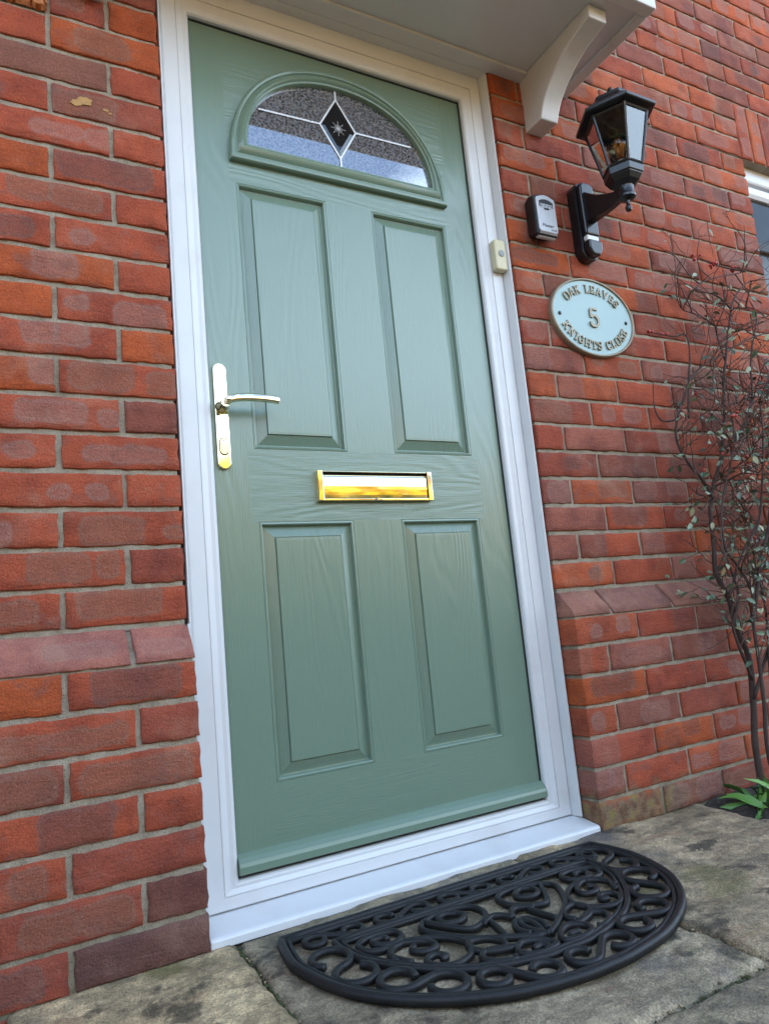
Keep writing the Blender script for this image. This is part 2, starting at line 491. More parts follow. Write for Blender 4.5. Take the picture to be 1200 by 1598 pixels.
def tube(bm, pts, rad, n=6, mi=0, up=None, prof=None, closed=False):
    """sweep; rad float or list; prof = list of (side, up) offsets used instead of a circle"""
    pts = [Vector(p) for p in pts]
    m = len(pts)
    rings = []
    pu = up
    for i, p in enumerate(pts):
        if closed:
            t = (pts[(i + 1) % m] - pts[(i - 1) % m])
        else:
            t = (pts[min(i + 1, m - 1)] - pts[max(i - 1, 0)])
        t = t.normalized() if t.length > 1e-9 else Vector((0, 0, 1))
        if up is not None:
            u = Vector(up)
        else:
            if pu is None:
                pu = Vector((0, 0, 1)) if abs(t.z) < 0.9 else Vector((1, 0, 0))
            u = pu
        s = t.cross(u)
        if s.length < 1e-6:
            s = Vector((1, 0, 0))
        s.normalize()
        u = s.cross(t).normalized()
        if up is None:
            pu = u
        r = rad[i] if isinstance(rad, (list, tuple)) else rad
        if prof:
            rings.append([bm.verts.new(p + s * a * r + u * b) for a, b in prof])
        else:
            rings.append([bm.verts.new(p + (s * math.cos(2 * math.pi * k / n) + u * math.sin(2 * math.pi * k / n)) * r) for k in range(n)])
    q = len(rings[0])
    pairs = list(zip(rings, rings[1:])) + ([(rings[-1], rings[0])] if closed else [])
    for A, B in pairs:
        for k in range(q):
            bm.faces.new((A[k], A[(k + 1) % q], B[(k + 1) % q], B[k])).material_index = mi
    if not closed:
        bm.faces.new(rings[0][::-1]).material_index = mi
        bm.faces.new(rings[-1]).material_index = mi
def sweep_rect(bm, x0, x1, z0, z1, prof, mi=0, closed_prof=False, sides='LTRB'):
    """mitred sweep of profile [(offset outward from rectangle, y)] round the rectangle"""
    cor = [(x0, z0, -1, -1), (x0, z1, -1, 1), (x1, z1, 1, 1), (x1, z0, 1, -1)]
    rings = [[bm.verts.new((x + sx * o, y, z + sz * o)) for o, y in prof] for x, z, sx, sz in cor]
    for i, sd in enumerate('LTRB'):
        if sd not in sides:
            continue
        A, B = rings[i], rings[(i + 1) % 4]
        k = len(prof)
        for j in range(k if closed_prof else k - 1):
            bm.faces.new((A[j], A[(j + 1) % k], B[(j + 1) % k], B[j])).material_index = mi
def arc(cx, cz, r, a0, a1, n):
    return [(cx + r * math.cos(R(a0 + (a1 - a0) * i / n)), cz + r * math.sin(R(a0 + (a1 - a0) * i / n))) for i in range(n + 1)]
def text_mesh(body, size, extrude):
    cu = bpy.data.curves.new('txt', 'FONT')
    cu.body = body; cu.size = size; cu.extrude = extrude
    cu.align_x = 'CENTER'; cu.align_y = 'CENTER'
    t = bpy.data.objects.new('txt', cu)
    COL.objects.link(t)
    bpy.context.view_layer.update()
    me = bpy.data.meshes.new_from_object(t.evaluated_get(bpy.context.evaluated_depsgraph_get()))
    bpy.data.objects.remove(t)
    return me

# ------------------------------------------------------------------ bricks
WY, PY = -0.055, -0.108        # wall face and plinth face
XL, XR = -0.475, 0.477         # door opening
WX0, WX1, WZ0, WZ1 = 1.64, 2.9, 1.13, 2.115
RED = [(0.335, 0.080, 0.041), (0.300, 0.072, 0.042), (0.350, 0.090, 0.045), (0.270, 0.072, 0.046), (0.38, 0.098, 0.042)]
ORANGE = [(0.37, 0.088, 0.030), (0.35, 0.094, 0.040)]
DULL = [(0.235, 0.080, 0.058), (0.26, 0.095, 0.07)]
PATCH = dict(m=(0.235, 0.135, 0.125), b=(0.185, 0.100, 0.076), d=(0.105, 0.062, 0.060), p=(0.30, 0.155, 0.14))
BR = []   # each: dict(pos, hx, hz, y, D, cols)
def style(x, k, w, key=None):
    o = OVER.get(key)
    if o:
        base = {'r': RED[0], 'R': RED[3], 'o': ORANGE[0], 'u': DULL[0], 'k': (0.15, 0.062, 0.05), 'P': (0.34, 0.145, 0.12)}[o[0]]
        v = rng.uniform(0.94, 1.06)
        base = tuple(c * v for c in base)
        ps = [(cx * w / 2, cz * 0.032, hx * w / 2, hz * 0.032) for cx, cz, hx, hz in o[2][:2]]
        pc = (*PATCH[o[1]], 0.9) if o[1] else (0, 0, 0, 0)
    else:
        u = rng.random()
        base = rng.choice(RED) if u < 0.70 else rng.choice(ORANGE) if u < 0.83 else rng.choice(DULL)
        v = rng.uniform(0.86, 1.10)
        base = tuple(c * v for c in base)
        ps, pc = [], (0, 0, 0, 0)
        if rng.random() < 0.80:
            t = rng.choice('mmmbbdd')
            pc = (*PATCH[t], rng.uniform(0.6, 1.0))
            sh = rng.random()
            if sh < 0.3:
                ps = [(rng.uniform(-.2, .2) * w, rng.uniform(-.004, .01), rng.uniform(.24, .40) * w, rng.uniform(.018, .032))]
            elif sh < 0.6:
                ps = [(-rng.uniform(.2, .34) * w, rng.uniform(-.004, .016), rng.uniform(.024, .05), rng.uniform(.017, .026)),
                      (rng.uniform(.08, .32) * w, rng.uniform(-.004, .016), rng.uniform(.024, .06), rng.uniform(.017, .028))]
            elif sh < 0.8:
                ps = [(rng.choice((-.35, .35)) * w, 0.0, .26 * w, .04)]
            else:
                ps = [(rng.uniform(-.3, .3) * w, rng.uniform(-.008, .008), .02, .0195), (rng.uniform(-.3, .3) * w, rng.uniform(-.008, .008), .024, .022)]
    while len(ps) < 2:
        ps.append((9, 9, 0.001, 0.001))
    return base, ps, pc
# left wall rows seen close to, counted from the door: base colour, patch kind, patches (cx, cz, hx, hz) as fractions
OVER = {
    (15, 0): ('r', '', []), (15, 1): ('u', 'b', [(0, 0, 1.1, 1.1)]), (16, 0): ('o', 'b', [(-.1, 0, .5, .9)]), (16, 1): ('r', '', []),
    (17, 0): ('o', '', []), (17, 1): ('R', 'b', [(-.3, .3, .6, .7)]),
    (14, 0): ('R', 'b', [(-.45, -.1, .6, .9)]), (14, 1): ('r', 'm', [(-.3, .1, .35, .5)]),
    (13, 0): ('r', '', []), (13, 1): ('r', 'p', [(.1, 0, .5, .5), (.85, 0, .3, .7)]),
    (12, 0): ('r', 'd', [(-.1, .1, .86, .92)]), (12, 1): ('o', '', []),
    (11, 0): ('r', '', []), (11, 1): ('r', 'b', [(-.35, .3, .4, .75), (.4, .1, .45, .75)]),
    (10, 0): ('r', 'm', [(-.55, -.1, .22, .55)]), (10, 1): ('r', 'd', [(.15, -.1, .6, .7)]),
    (9, 0): ('r', '', []), (9, 1): ('o', 'm', [(.0, .1, .38, .95)]),
    (8, 0): ('r', 'm', [(-.68, .15, .22, .55), (.42, -.35, .48, .85)]), (8, 1): ('o', '', []),
    (7, 0): ('o', '', []), (7, 1): ('r', 'm', [(-.25, .35, .3, .8), (.25, .35, .3, .8)]),
    (6, 0): ('r', 'b', [(-.3, .1, .55, .9), (.75, -.1, .26, .8)]), (6, 1): ('o', 'm', [(-.5, .4, .5, .8), (.85, .3, .25, .9)]),
    (5, 0): ('u', '', []), (5, 1): ('r', 'm', [(-.1, .1, .58, .7), (.82, -.2, .2, .6)]),
    (4, 0): ('r', 'm', [(.05, -.1, .72, .55)]), (4, 1): ('r', 'm', [(.45, 0, .22, .6)]),
    (3, 0): ('r', '', []), (3, 1): ('r', 'm', [(.0, -.1, .18, .5), (.6, -.1, .18, .55)]),
    (2, 0): ('r', 'b', [(-.22, -.15, .55, .95), (.85, -.3, .2, .5)]), (2, 1): ('r', 'm', [(-.2, -.2, .5, .85)]),
    (1, 0): ('R', '', []), (1, 1): ('r', 'b', [(-.05, .15, .5, .85), (.72, .15, .2, .85)]),
    (0, 0): ('r', 'b', [(-.12, .25, .72, .85)]), (0, 1): ('r', 'b', [(.1, 0, .6, .7)]),
    (-1, 0): ('P', 'p', [(0, -.2, .8, .6)]), (-1, 1): ('P', 'm', [(.25, 0, .55, .6)]),
    (-2, 0): ('r', 'd', [(0.05, .1, .72, .95)]), (-2, 1): ('o', '', []),
    (-3, 0): ('R', '', []), (-3, 1): ('r', 'b', [(-.1, -.2, 1.0, .6)]),
    (-4, 0): ('r', 'b', [(.0, -.1, .86, .8)]), (-4, 1): ('R', 'b', [(.3, 0, .6, .9)]),
    (-5, 0): ('r', '', []), (-5, 1): ('r', 'd', [(.1, 0, .55, 1.1)]),
    (-6, 0): ('R', '', []), (-6, 1): ('r', 'b', [(.5, 0, .25, .8)]),
    (-7, 0): ('k', '', []), (-7, 1): ('R', 'b', [(-.3, 0, .4, .8), (.5, 0, .4, .8)]),
    (-8, 0): ('k', 'd', [(0, 0, 1.2, 1.2)]), (-8, 1): ('R', 'd', [(0.2, 0, .5, .8)]),
}
def zr(k):
    return 0.583 + 0.0758 * k if k <= 12 else 1.4926 + 0.0778 * (k - 12)
def zl(k):
    if k <= 16:
        return 0.583 + 0.0756 * k
    if k >= 20:
        return zr(k)
    return 1.7926 + (zr(20) - 1.7926) * (k - 16) / 4
CANT = [(0.27, 0.135, 0.105), (0.30, 0.145, 0.12), (0.22, 0.115, 0.095)]
def add_row(k, z0, z1, edges, y, key=None, kind='flat', far=False):
    """edges: list of (x0, x1) joint-centre spans, already cut at openings"""
    for i, (a, b, j) in enumerate(edges):
        w = b - a
        if w < 0.035:
            continue
        base, ps, pc = style(a, k, w - .01, (k, j) if key == 'left' else None)
        if kind == 'cant' and key != 'left':
            base, pc = rng.choice(CANT), (*PATCH['p'], rng.uniform(.2, .6))
        BR.append(dict(x=(a + b) / 2, z=(z0 + z1) / 2, hx=w / 2 - .0048 + rng.uniform(-.001, .001), hz=(z1 - z0) / 2 - .0052 + rng.uniform(-.0008, .0008),
                       y=y, base=base, ps=ps, pc=pc, kind=kind, far=far))
def spans(x0, x1, first, step, flush0=False, flush1=False):
    """joints at first + n*step clipped to [x0,x1]; a flush end has no half joint"""
    n0 = math.floor((x0 - first) / step)
    out, p, j = [], x0 - (0.005 if flush0 else 0), 0
    xs = [first + n * step for n in range(n0, n0 + 60)]
    xs = [x for x in xs if x0 + .03 < x < x1 - .03]
    for x in xs + [x1 + (0.005 if flush1 else 0)]:
        out.append((p, x, j)); p = x; j += 1
    return out
def left_spans(first):
    out, p, j = [], XL + 0.005, 0
    x = first
    while p > -3.0:
        out.append((x, p, j)); p = x; x -= 0.2335; j += 1
    return out
XE0, XE1 = -3.0, 5.0
for k in range(0, 58):
    odd = k % 2 == 1
    f = 0.577 if odd else 0.692
    if k < 20:
        ls = left_spans(-0.582 if odd else -0.699)
        if k == 17:
            ls = ls[:1] + [(-.699, -.582, 1)] + [(-1.049, -.930, 2)] + ls[3:]
        add_row(k, zl(k), zl(k + 1), ls, WY, 'left')
        if zr(k + 1) <= WZ0 + .02 or zr(k) >= WZ1 - .02:
            add_row(k, zr(k), zr(k + 1), spans(XR, XE1, f, 0.2335, True), WY)
        else:
            add_row(k, zr(k), zr(k + 1), spans(XR, WX0, f, 0.2335, True, True), WY)
            add_row(k, zr(k), zr(k + 1), spans(WX1, XE1, f, 0.2335, True), WY)
    elif k < 23:
        add_row(k, zr(k), zr(k + 1), spans(XE0, WX0 + .003, f, 0.2335), WY)
        add_row(k, zr(k), zr(k + 1), spans(WX1 - .003, XE1, f, 0.2335), WY)
    else:
        add_row(k, zr(k), zr(k + 1), spans(XE0, XE1, f, 0.2335), WY, far=k > 34)
# cant course and plinth
for side in (0, 1):
    def sp(first, firstr):
        return left_spans(first) if side == 0 else spans(XR, XE1, firstr, 0.2335, True)
    key = 'left' if side == 0 else None
    add_row(-1, 0.507, 0.583, sp(-0.588, 0.609), PY, key, 'cant')
    for k in range(8):
        o = k % 2 == 1
        zt = 0.512 - 0.0747 * k
        add_row(-2 - k, zt - 0.0747, zt, sp(-0.583 if o else -0.7025, 0.577 if o else 0.696), PY, key, 'plinth')
def build_bricks(name, L, nx, nzg, parent):
    xs = np.concatenate(([-1.0], np.linspace(-.93, .93, nx - 2), [1.0]))
    zs = np.concatenate(([-1.0], np.linspace(-.85, .85, nzg - 2), [1.0]))
    gx, gz = np.meshgrid(xs, zs)          # nzg x nx
    nv = nx * nzg
    idx = np.arange(nv).reshape(nzg, nx)
    per = list(idx[0, :]) + list(idx[1:, -1]) + list(idx[-1, -2::-1]) + list(idx[-2:0:-1, 0])
    np_ = len(per)
    F = []
    for a in range(nzg - 1):
        for b in range(nx - 1):
            F.append((idx[a, b], idx[a, b + 1], idx[a + 1, b + 1], idx[a + 1, b]))
    for i in range(np_):
        j = (i + 1) % np_
        F.append((per[j], per[i], nv + i, nv + j))
    F = np.array(F)
    tot = nv + np_
    V, LOC, BC, P1, P2, PC, FF = [], [], [], [], [], [], []
    gxf, gzf = gx.ravel(), gz.ravel()
    isb = np.zeros(nv, bool); isb[per] = True
    for bi, d in enumerate(L):
        hx, hz = d['hx'], d['hz']
        sold = d['kind'] == 'soldier'
        # inner rings sit a fixed distance from the arris
        bx, bz = 0.0020 / hx, 0.0020 / hz
        ux = np.where(np.abs(gxf) > .99, gxf, np.clip(gxf / .93, -1, 1) * (1 - bx))
        uz = np.where(np.abs(gzf) > .99, gzf, np.clip(gzf / .85, -1, 1) * (1 - bz))
        u, v = ux * hx, uz * hz
        ph = nr.uniform(0, 6.28, 8)
        # wandering arrises and a slightly rolled, creased face
        wx = 0.0006 * (np.sin(v * 110 + ph[0]) + np.sin(v * 260 + ph[1])) * (np.abs(ux) > .9)
        wz = 0.0006 * (np.sin(u * 55 + ph[2]) + np.sin(u * 140 + ph[3])) * (np.abs(uz) > .9)
        jit = nr.normal(0, .00055, (3, nv))
        yy = np.where(isb, 0.0016, 0.0) + .0007 * np.sin(u * 40 + ph[4]) + .0005 * np.sin(v * 90 + u * 60 + ph[5]) + jit[2] + nr.uniform(-.0012, .0012)
        chip = (nr.rand(nv) < .05) & isb
        yy = yy + chip * nr.uniform(0.001, .005, nv)
        lu, lv = u, v
        x = d['x'] + u + wx + jit[0]
        z = d['z'] + v + wz + jit[1]
        y = d['y'] + yy
        depth = d['y'] + 0.10
        if d['kind'] == 'cant':
            t = (uz + 1) / 2
            z0, z1 = d['z'] - hz, d['z'] + hz
            nose = 0.16
            z = np.where(t < nose, z0 + t / nose * 0.011, z0 + 0.011 + (t - nose) / (1 - nose) * (z1 - z0 - 0.011)) + jit[1]
            y = np.where(t < nose, PY, PY + (t - nose) / (1 - nose) * (WY - PY)) + yy * .6
            lv = v * 1.3
            depth = 0.03
        if sold:
            x = d['x'] + v + wz
            z = d['z'] + u + wx
        px, pz = x[per], z[per]
        vx = np.concatenate((x, px)); vz = np.concatenate((z, pz)); vy = np.concatenate((y, np.full(np_, depth)))
        V.append(np.stack((vx, vy, vz), 1))
        lu = np.concatenate((lu, lu[per])); lv = np.concatenate((lv, lv[per]))
        LOC.append(np.stack((lu, lv, np.zeros(tot)), 1))
        BC.append(np.tile((*d['base'], 1), (tot, 1)))
        P1.append(np.tile(d['ps'][0], (tot, 1))); P2.append(np.tile(d['ps'][1], (tot, 1)))
        PC.append(np.tile(d['pc'], (tot, 1)))
        FF.append(F + bi * tot)
    V = np.concatenate(V); FF = np.concatenate(FF)
    me = bpy.data.meshes.new(name)
    me.vertices.add(len(V)); me.loops.add(FF.size); me.polygons.add(len(FF))
    me.vertices.foreach_set('co', V.ravel())
    me.loops.foreach_set('vertex_index', FF.ravel().astype(np.int32))
    me.polygons.foreach_set('loop_start', np.arange(0, FF.size, 4, dtype=np.int32))
    me.polygons.foreach_set('loop_total', np.full(len(FF), 4, dtype=np.int32))
    me.update(); me.validate()
    for nm, arr, ty in (('loc', LOC, 'FLOAT_VECTOR'), ('bc', BC, 'FLOAT_COLOR'), ('p1', P1, 'FLOAT_COLOR'), ('p2', P2, 'FLOAT_COLOR'), ('pc', PC, 'FLOAT_COLOR')):
        at = me.attributes.new(nm, ty, 'POINT')
        at.data.foreach_set('vector' if ty == 'FLOAT_VECTOR' else 'color', np.concatenate(arr).ravel().astype(np.float32))
    o = link_mesh(name, me, 'brick', parent, True)
    return o
house = thing('house', 'red brick house front with a sloped plinth course, mortar joints and a window opening', 'house')
near = [d for d in BR if -1.3 < d['x'] < 2.3 and d['z'] < 3.1 and d['kind'] == 'flat']
nid = set(map(id, near))
farb = [d for d in BR if id(d) not in nid and d['kind'] == 'flat']
build_bricks('brickwork', near, 16, 7, house)
build_bricks('upper_brickwork', farb, 4, 4, house)
for s_ in (-1, 1):
    build_bricks('plinth', [d for d in BR if d['kind'] != 'flat' and d['x'] * s_ > 0], 16, 7, house)
SOL = []
xx = WX0 - 0.005
while xx < WX1:
    base, ps, pc = style(xx, 0, .2)
    SOL.append(dict(x=xx + .0375, z=(zr(20) + zr(23)) / 2, hx=(zr(23) - zr(20)) / 2 - .005, hz=.0325, y=WY, base=base, ps=ps, pc=pc, kind='soldier'))
    xx += 0.0755
build_bricks('soldier_course', SOL, 16, 7, house)
# one badly spalled, pitted brick at the top left
bm = bmesh.new()
nx, ny = 60, 22
sx0, sx1, sz0, sz1 = -.925, -.7005, zl(17) + .002, zl(18) - .004
G = []
for i in range(nx + 1):
    row = []
    for j in range(ny + 1):
        u, v = i / nx, j / ny
        x, z = sx0 + (sx1 - sx0) * u, sz0 + (sz1 - sz0) * v
        e = min(u * .22, (1 - u) * .22, v * .07, (1 - v) * .07)
        q = noise.noise((x * 150, z * 150, 2)) + .5 * noise.noise((x * 330, z * 330, 5))
        y = WY - .010 + (.012 if q > .28 else .0) + .0035 * q + .010 * max(0, 1 - e / .007)
        row.append(bm.verts.new((x + .002 * noise.noise((z * 120, 3, 1)), y, z + .003 * noise.noise((x * 90, 8, 1)))))
    G.append(row)
for i in range(nx):
    for j in range(ny):
        bm.faces.new((G[i][j], G[i + 1][j], G[i + 1][j + 1], G[i][j + 1]))
obj('spalled_brick', bm, 'spall', house)
# mortar
bm = bmesh.new()
MR = 0.0054
ztop = zr(58)
box(bm, XE0, XL - .004, WY + MR, .25, .575, zr(20))
box(bm, XR + .004, WX0 - .004, WY + MR, .25, .575, zr(20))
box(bm, WX0 - .004, WX1 + .004, WY + MR, .25, .575, WZ0 - .012)
box(bm, WX1 + .004, XE1, WY + MR, .25, .575, zr(20))
box(bm, XE0, XE1, WY + MR, .25, zr(20) + .004, ztop)
obj('mortar', bm, 'mortar', house)
bm = bmesh.new()
for a, b in ((XE0, XL - .004), (XR + .004, XE1)):
    prism(bm, [(PY + MR, -.08), (PY + MR, .512), (PY + .0105, .521), (WY + .0085, .5735), (.24, .5735), (.24, -.08)], a, b, 'x')
obj('plinth_mortar', bm, 'mortar', house)

# dried yellow filler smeared on one brick at the upper left
bm = bmesh.new()
for cx, cz, r0 in ((-.636, 1.683, .0115), (-.650, 1.676, .0085), (-.626, 1.688, .0065), (-.5905, 1.6745, .0045), (-.583, 1.669, .003)):
    pts = []
    for k in range(22):
        a = 2 * math.pi * k / 22
        r = r0 * (1 + .55 * noise.noise((cx * 300 + math.cos(a) * 1.4, cz * 300 + math.sin(a) * 1.4, 2)))
        pts.append((cx + r * 1.25 * math.cos(a), cz + r * .8 * math.sin(a)))
    prism(bm, pts, WY + .002, WY - .0016 - r0 * .03, 'y')
bmesh.ops.remove_doubles(bm, verts=bm.verts, dist=1e-6)
obj('filler_smear', bm, 'filler', house, bevel=.0008)['kind'] = 'stuff'

# ------------------------------------------------------------------ window at the right
bm = bmesh.new()
fy = WY + 0.045
sweep_rect(bm, WX0 + .045, WX1 - .045, WZ0 + .05, WZ1 - .048, [(0, fy + .05), (0, fy + .004), (.006, fy), (.04, fy - .004), (.052, fy - .004), (.052, fy + .06)])
win_frame = obj('window', bm, 'upvc', house)
bm = bmesh.new()
sweep_rect(bm, WX0 + .085, WX1 - .085, WZ0 + .09, WZ1 - .10, [(0, fy + .04), (0, fy + .016), (.012, fy + .008), (.036, fy + .006), (.039, fy + .05)])
obj('sash', bm, 'upvc', win_frame)
bm = bmesh.new()
box(bm, WX0 + .08, WX1 - .08, fy + .012, fy + .0255, 1.795, 1.825)
obj('dark_transom', bm, 'seal', win_frame)  # transom coloured black for the shade along it
bm = bmesh.new()
box(bm, WX0 + .08, WX1 - .08, fy + .026, fy + .032, WZ0 + .08, WZ1 - .09)
obj('window_pane', bm, 'winpane', win_frame)
bm = bmesh.new()
box(bm, WX0 - .03, WX1 + .03, WY - .03, fy + .06, WZ0 - .03, WZ0)
obj('window_sill', bm, 'upvc', win_frame, bevel=.004)

# ------------------------------------------------------------------ door
door = thing('front_door', 'sage green four panel front door with arched glass, set in a white frame', 'door')
SX, SZ0, SZ1 = 0.405, 0.062, 2.032
PX = [-0.296, -0.0649, 0.0649, 0.296]
PZ = [1.6097, 0.9547, 0.7882, 0.236]        # upper panels top/bottom, lower panels top/bottom
ACX, ACZ, AR = -0.003, 1.708, 0.262         # glass opening: flat-based arch
def arch_pts(g, n=36):
    """flat-bottomed arch grown by g: starts bottom right, over the top, to bottom left"""
    rxx, rzz = 0.262 + g, 0.226 + g
    zb = ACZ - g
    e = 2.15
    pts = []
    for i in range(n + 1):
        a = math.pi * i / n
        c, s = math.cos(a), math.sin(a)
        pts.append((ACX + rxx * math.copysign(abs(c) ** (2 / e), c), zb + (rzz + g) * abs(s) ** (2 / e)))
    return pts
bm = bmesh.new()
def quad(bm, x0, x1, z0, z1, y, mi):
    v = [bm.verts.new(p) for p in ((x0, y, z0), (x1, y, z0), (x1, y, z1), (x0, y, z1))]
    bm.faces.new(v).material_index = mi
XS = 0.312
for s in (-1, 1):
    a, b = sorted((s * XS, s * SX))
    quad(bm, a, b, SZ0, SZ1, 0, 0)
    a, b = sorted((s * .296, s * XS))
    for z0, z1, mi in ((SZ0, PZ[3], 1), (PZ[3], PZ[2], 0), (PZ[2], PZ[1], 1), (PZ[1], PZ[0], 0), (PZ[0], 1.640, 1), (1.640, SZ1, 1)):
        quad(bm, a, b, z0, z1, 0, mi)
for z0, z1 in ((SZ0, PZ[3]), (PZ[2], PZ[1]), (PZ[0], 1.640)):
    quad(bm, -.296, .296, z0, z1, 0, 1)
for z0, z1 in ((PZ[3], PZ[2]), (PZ[1], PZ[0])):
    quad(bm, -.0649, .0649, z0, z1, 0, 0)
# top rail round the arch
ap = arch_pts(0.012)
AV = [bm.verts.new((x, 0, z)) for x, z in ap]
outl = []
for (x, z) in ap:
    d = Vector((x - ACX, z - 1.70))
    if abs(d.x) < 1e-6:
        outl.append((x, SZ1)); continue
    t = min((.296 - ACX if d.x > 0 else .296 + ACX) / abs(d.x), (SZ1 - 1.70) / max(d.y, 1e-6))
    outl.append((ACX + d.x * t, 1.70 + d.y * t))
OV = [bm.verts.new((x, 0, z)) for x, z in outl]
for i in range(len(ap) - 1):
    bm.faces.new((AV[i], AV[i + 1], OV[i + 1], OV[i])).material_index = 1
ca = bm.verts.new((.296, 0, SZ1)); cb = bm.verts.new((-.296, 0, SZ1))
for i in range(len(ap) - 1):
    (xa, za), (xb, zb2) = outl[i], outl[i + 1]
    if abs(xa - .296) < 1e-4 and abs(zb2 - SZ1) < 1e-4 and za < SZ1 - 1e-4:
        bm.faces.new((OV[i], ca, OV[i + 1])).material_index = 1
    if abs(za - SZ1) < 1e-4 and abs(xb + .296) < 1e-4 and zb2 < SZ1 - 1e-4:
        bm.faces.new((OV[i], cb, OV[i + 1])).material_index = 1
b0 = bm.verts.new((-.296, 0, 1.640)); b1 = bm.verts.new((.296, 0, 1.640))
bm.faces.new((b0, b1, OV[0], AV[0], AV[-1], OV[-1])).material_index = 1
bmesh.ops.remove_doubles(bm, verts=bm.verts, dist=1e-5)
# edges and back of the slab
box(bm, -SX, SX, .0145, .048, SZ0 - .0, SZ1 + .0, 0)
slab = obj('slab', bm, ['door_v', 'door_h'], door)
# moulded panels
prof = [(0, 0), (-.0008, .0016), (-.0022, .0014), (-.0030, -.0012), (-.0060, -.0022), (-.0085, -.0008), (-.0098, .0022), (-.0102, .0034)]
for x0, x1 in ((PX[0], PX[1]), (PX[2], PX[3])):
    for z0, z1 in ((PZ[1], PZ[0]), (PZ[3], PZ[2])):
        bm = bmesh.new()
        pr = [(0, 0), (-.0006, .0011), (-.0014, .0), (-.0048, -.0006), (-.0066, .0004), (-.0082, .0040), (-.0096, .0108), (-.0118, .0112),
              (-.0342, .0030), (-.0346, .0048), (-.0356, .0048), (-.0366, -.0004), (-.0420, -.0006)]
        sweep_rect(bm, x0, x1, z0, z1, pr)
        g = .042
        quad(bm, x0 + g, x1 - g, z0 + g, z1 - g, -.0006, 0)
        bmesh.ops.remove_doubles(bm, verts=bm.verts, dist=1e-5)
        obj('panel', bm, 'door_v', slab)
# arch moulding
bm = bmesh.new()
prof = [(.044, .0), (.044, -.012), (.041, -.016), (.036, -.0175), (.031, -.016), (.0285, -.012), (.026, -.0125), (.019, -.020), (.012, -.023), (.009, -.0215), (.006, -.0165), (.003, -.0155), (.0005, -.016), (-.0015, -.012), (-.0015, .002)]
rings = []
for g, y in prof:
    pts = arch_pts(g, 48)
    rings.append([bm.verts.new((x, y, z)) for x, z in pts])
for A, B in zip(rings, rings[1:]):
    for i in range(len(A)):
        bm.faces.new((A[i], A[(i + 1) % len(A)], B[(i + 1) % len(A)], B[i]))
o = obj('glazing_moulding', bm, 'door_plain', slab)
o.data.polygons.foreach_set('use_smooth', [True] * len(o.data.polygons))
o.modifiers.new('edges', 'EDGE_SPLIT').split_angle = R(35)
# fanlight pane with lead and diamond
GY = -0.004
bm = bmesh.new()
prism(bm, arch_pts(.004, 48), GY, GY + .003, 'y')
pane = obj('fanlight_pane', bm, 'obscure', slab)
DC = (-.0125, 1.8245)
dia = [(DC[0], 1.908), (DC[0] + .051, 1.824), (DC[0], 1.738), (DC[0] - .051, 1.824)]
bm = bmesh.new()
inn = [(DC[0] + (x - DC[0]) * .74, 1.823 + (z - 1.823) * .74) for x, z in dia]
A = [bm.verts.new((x, GY - .0008, z)) for x, z in dia]
B = [bm.verts.new((x, GY - .0034, z)) for x, z in inn]
bm.faces.new(B)
for i in range(4):
    bm.faces.new((A[i], A[(i + 1) % 4], B[(i + 1) % 4], B[i]))
obj('glass_diamond', bm, 'glassdark', pane)
def strip(bm, a, b, wd, y, t=.0014):
    d = Vector((b[0] - a[0], b[1] - a[1])).normalized()
    p = Vector((-d.y, d.x)) * wd / 2
    prism(bm, [(a[0] + p.x, a[1] + p.y), (b[0] + p.x, b[1] + p.y), (b[0] - p.x, b[1] - p.y), (a[0] - p.x, a[1] - p.y)], y, y - t, 'y')
bm = bmesh.new()
segs = [(dia[i], dia[(i + 1) % 4]) for i in range(4)] + [((DC[0], 1.935), dia[0]), (dia[2], (DC[0], 1.709)), (dia[3], (-.228, 1.820)), (dia[1], (.207, 1.8255))]
for i, (a, b) in enumerate(segs):
    strip(bm, a, b, .0045, GY - .0002 - .00012 * i, .0022)
obj('lead_strip', bm, 'lead', pane)
bm = bmesh.new()
for i in range(8):
    a = math.pi * i / 8
    l = .021 if i % 2 == 0 else .012
    strip(bm, (DC[0] - l * math.cos(a), 1.823 - l * math.sin(a)), (DC[0] + l * math.cos(a), 1.823 + l * math.sin(a)), .0009, GY - .0035 - .00004 * i, .0003)
obj('etched_star', bm, 'etch', pane)
# weather bar
bm = bmesh.new()
prism(bm, [(0.0015, .116), (-.006, .115), (-.015, .109), (-.022, .101), (-.0245, .094), (-.0245, .081), (-.021, .079), (0.0015, .079)], -.391, .391, 'x')
obj('weather_bar', bm, 'door_plain', slab, bevel=.0015)
# frame
FI, FZ0, FZ1 = 0.3955, 0.066, 2.024
bm = bmesh.new()
pf = [(-.004, .05), (-.004, -.0015), (-.0035, -.012), (.0, -.0165), (.004, -.0175), (.012, -.0165), (.022, -.0195), (.0262, -.0205), (.0268, -.0185), (.0285, -.0185), (.0291, -.0215),
      (.060, -.0225), (.0635, -.0215), (.0655, -.018), (.0655, .06)]
ring = []
zb_out, zt_out = 0.0225, 2.108
cor = [(-FI, FZ0, -1, -1), (-FI, FZ1, -1, 1), (FI, FZ1, 1, 1), (FI, FZ0, 1, -1)]
def fz(o, sgn):     # head and threshold sections are scaled from the jamb section
    return o * ((zt_out - FZ1) / .0655 if sgn > 0 else (FZ0 - zb_out) / .0655) if o > 0 else o
rings = [[bm.verts.new((x + sx * o, y, z + sz * fz(o, sz))) for o, y in pf] for x, z, sx, sz in cor]
for i in range(4):
    A, B = rings[i], rings[(i + 1) % 4]
    for j in range(len(pf) - 1):
        bm.faces.new((A[j], A[j + 1], B[j + 1], B[j]))
frame = obj('door_frame', bm, 'upvc', door)
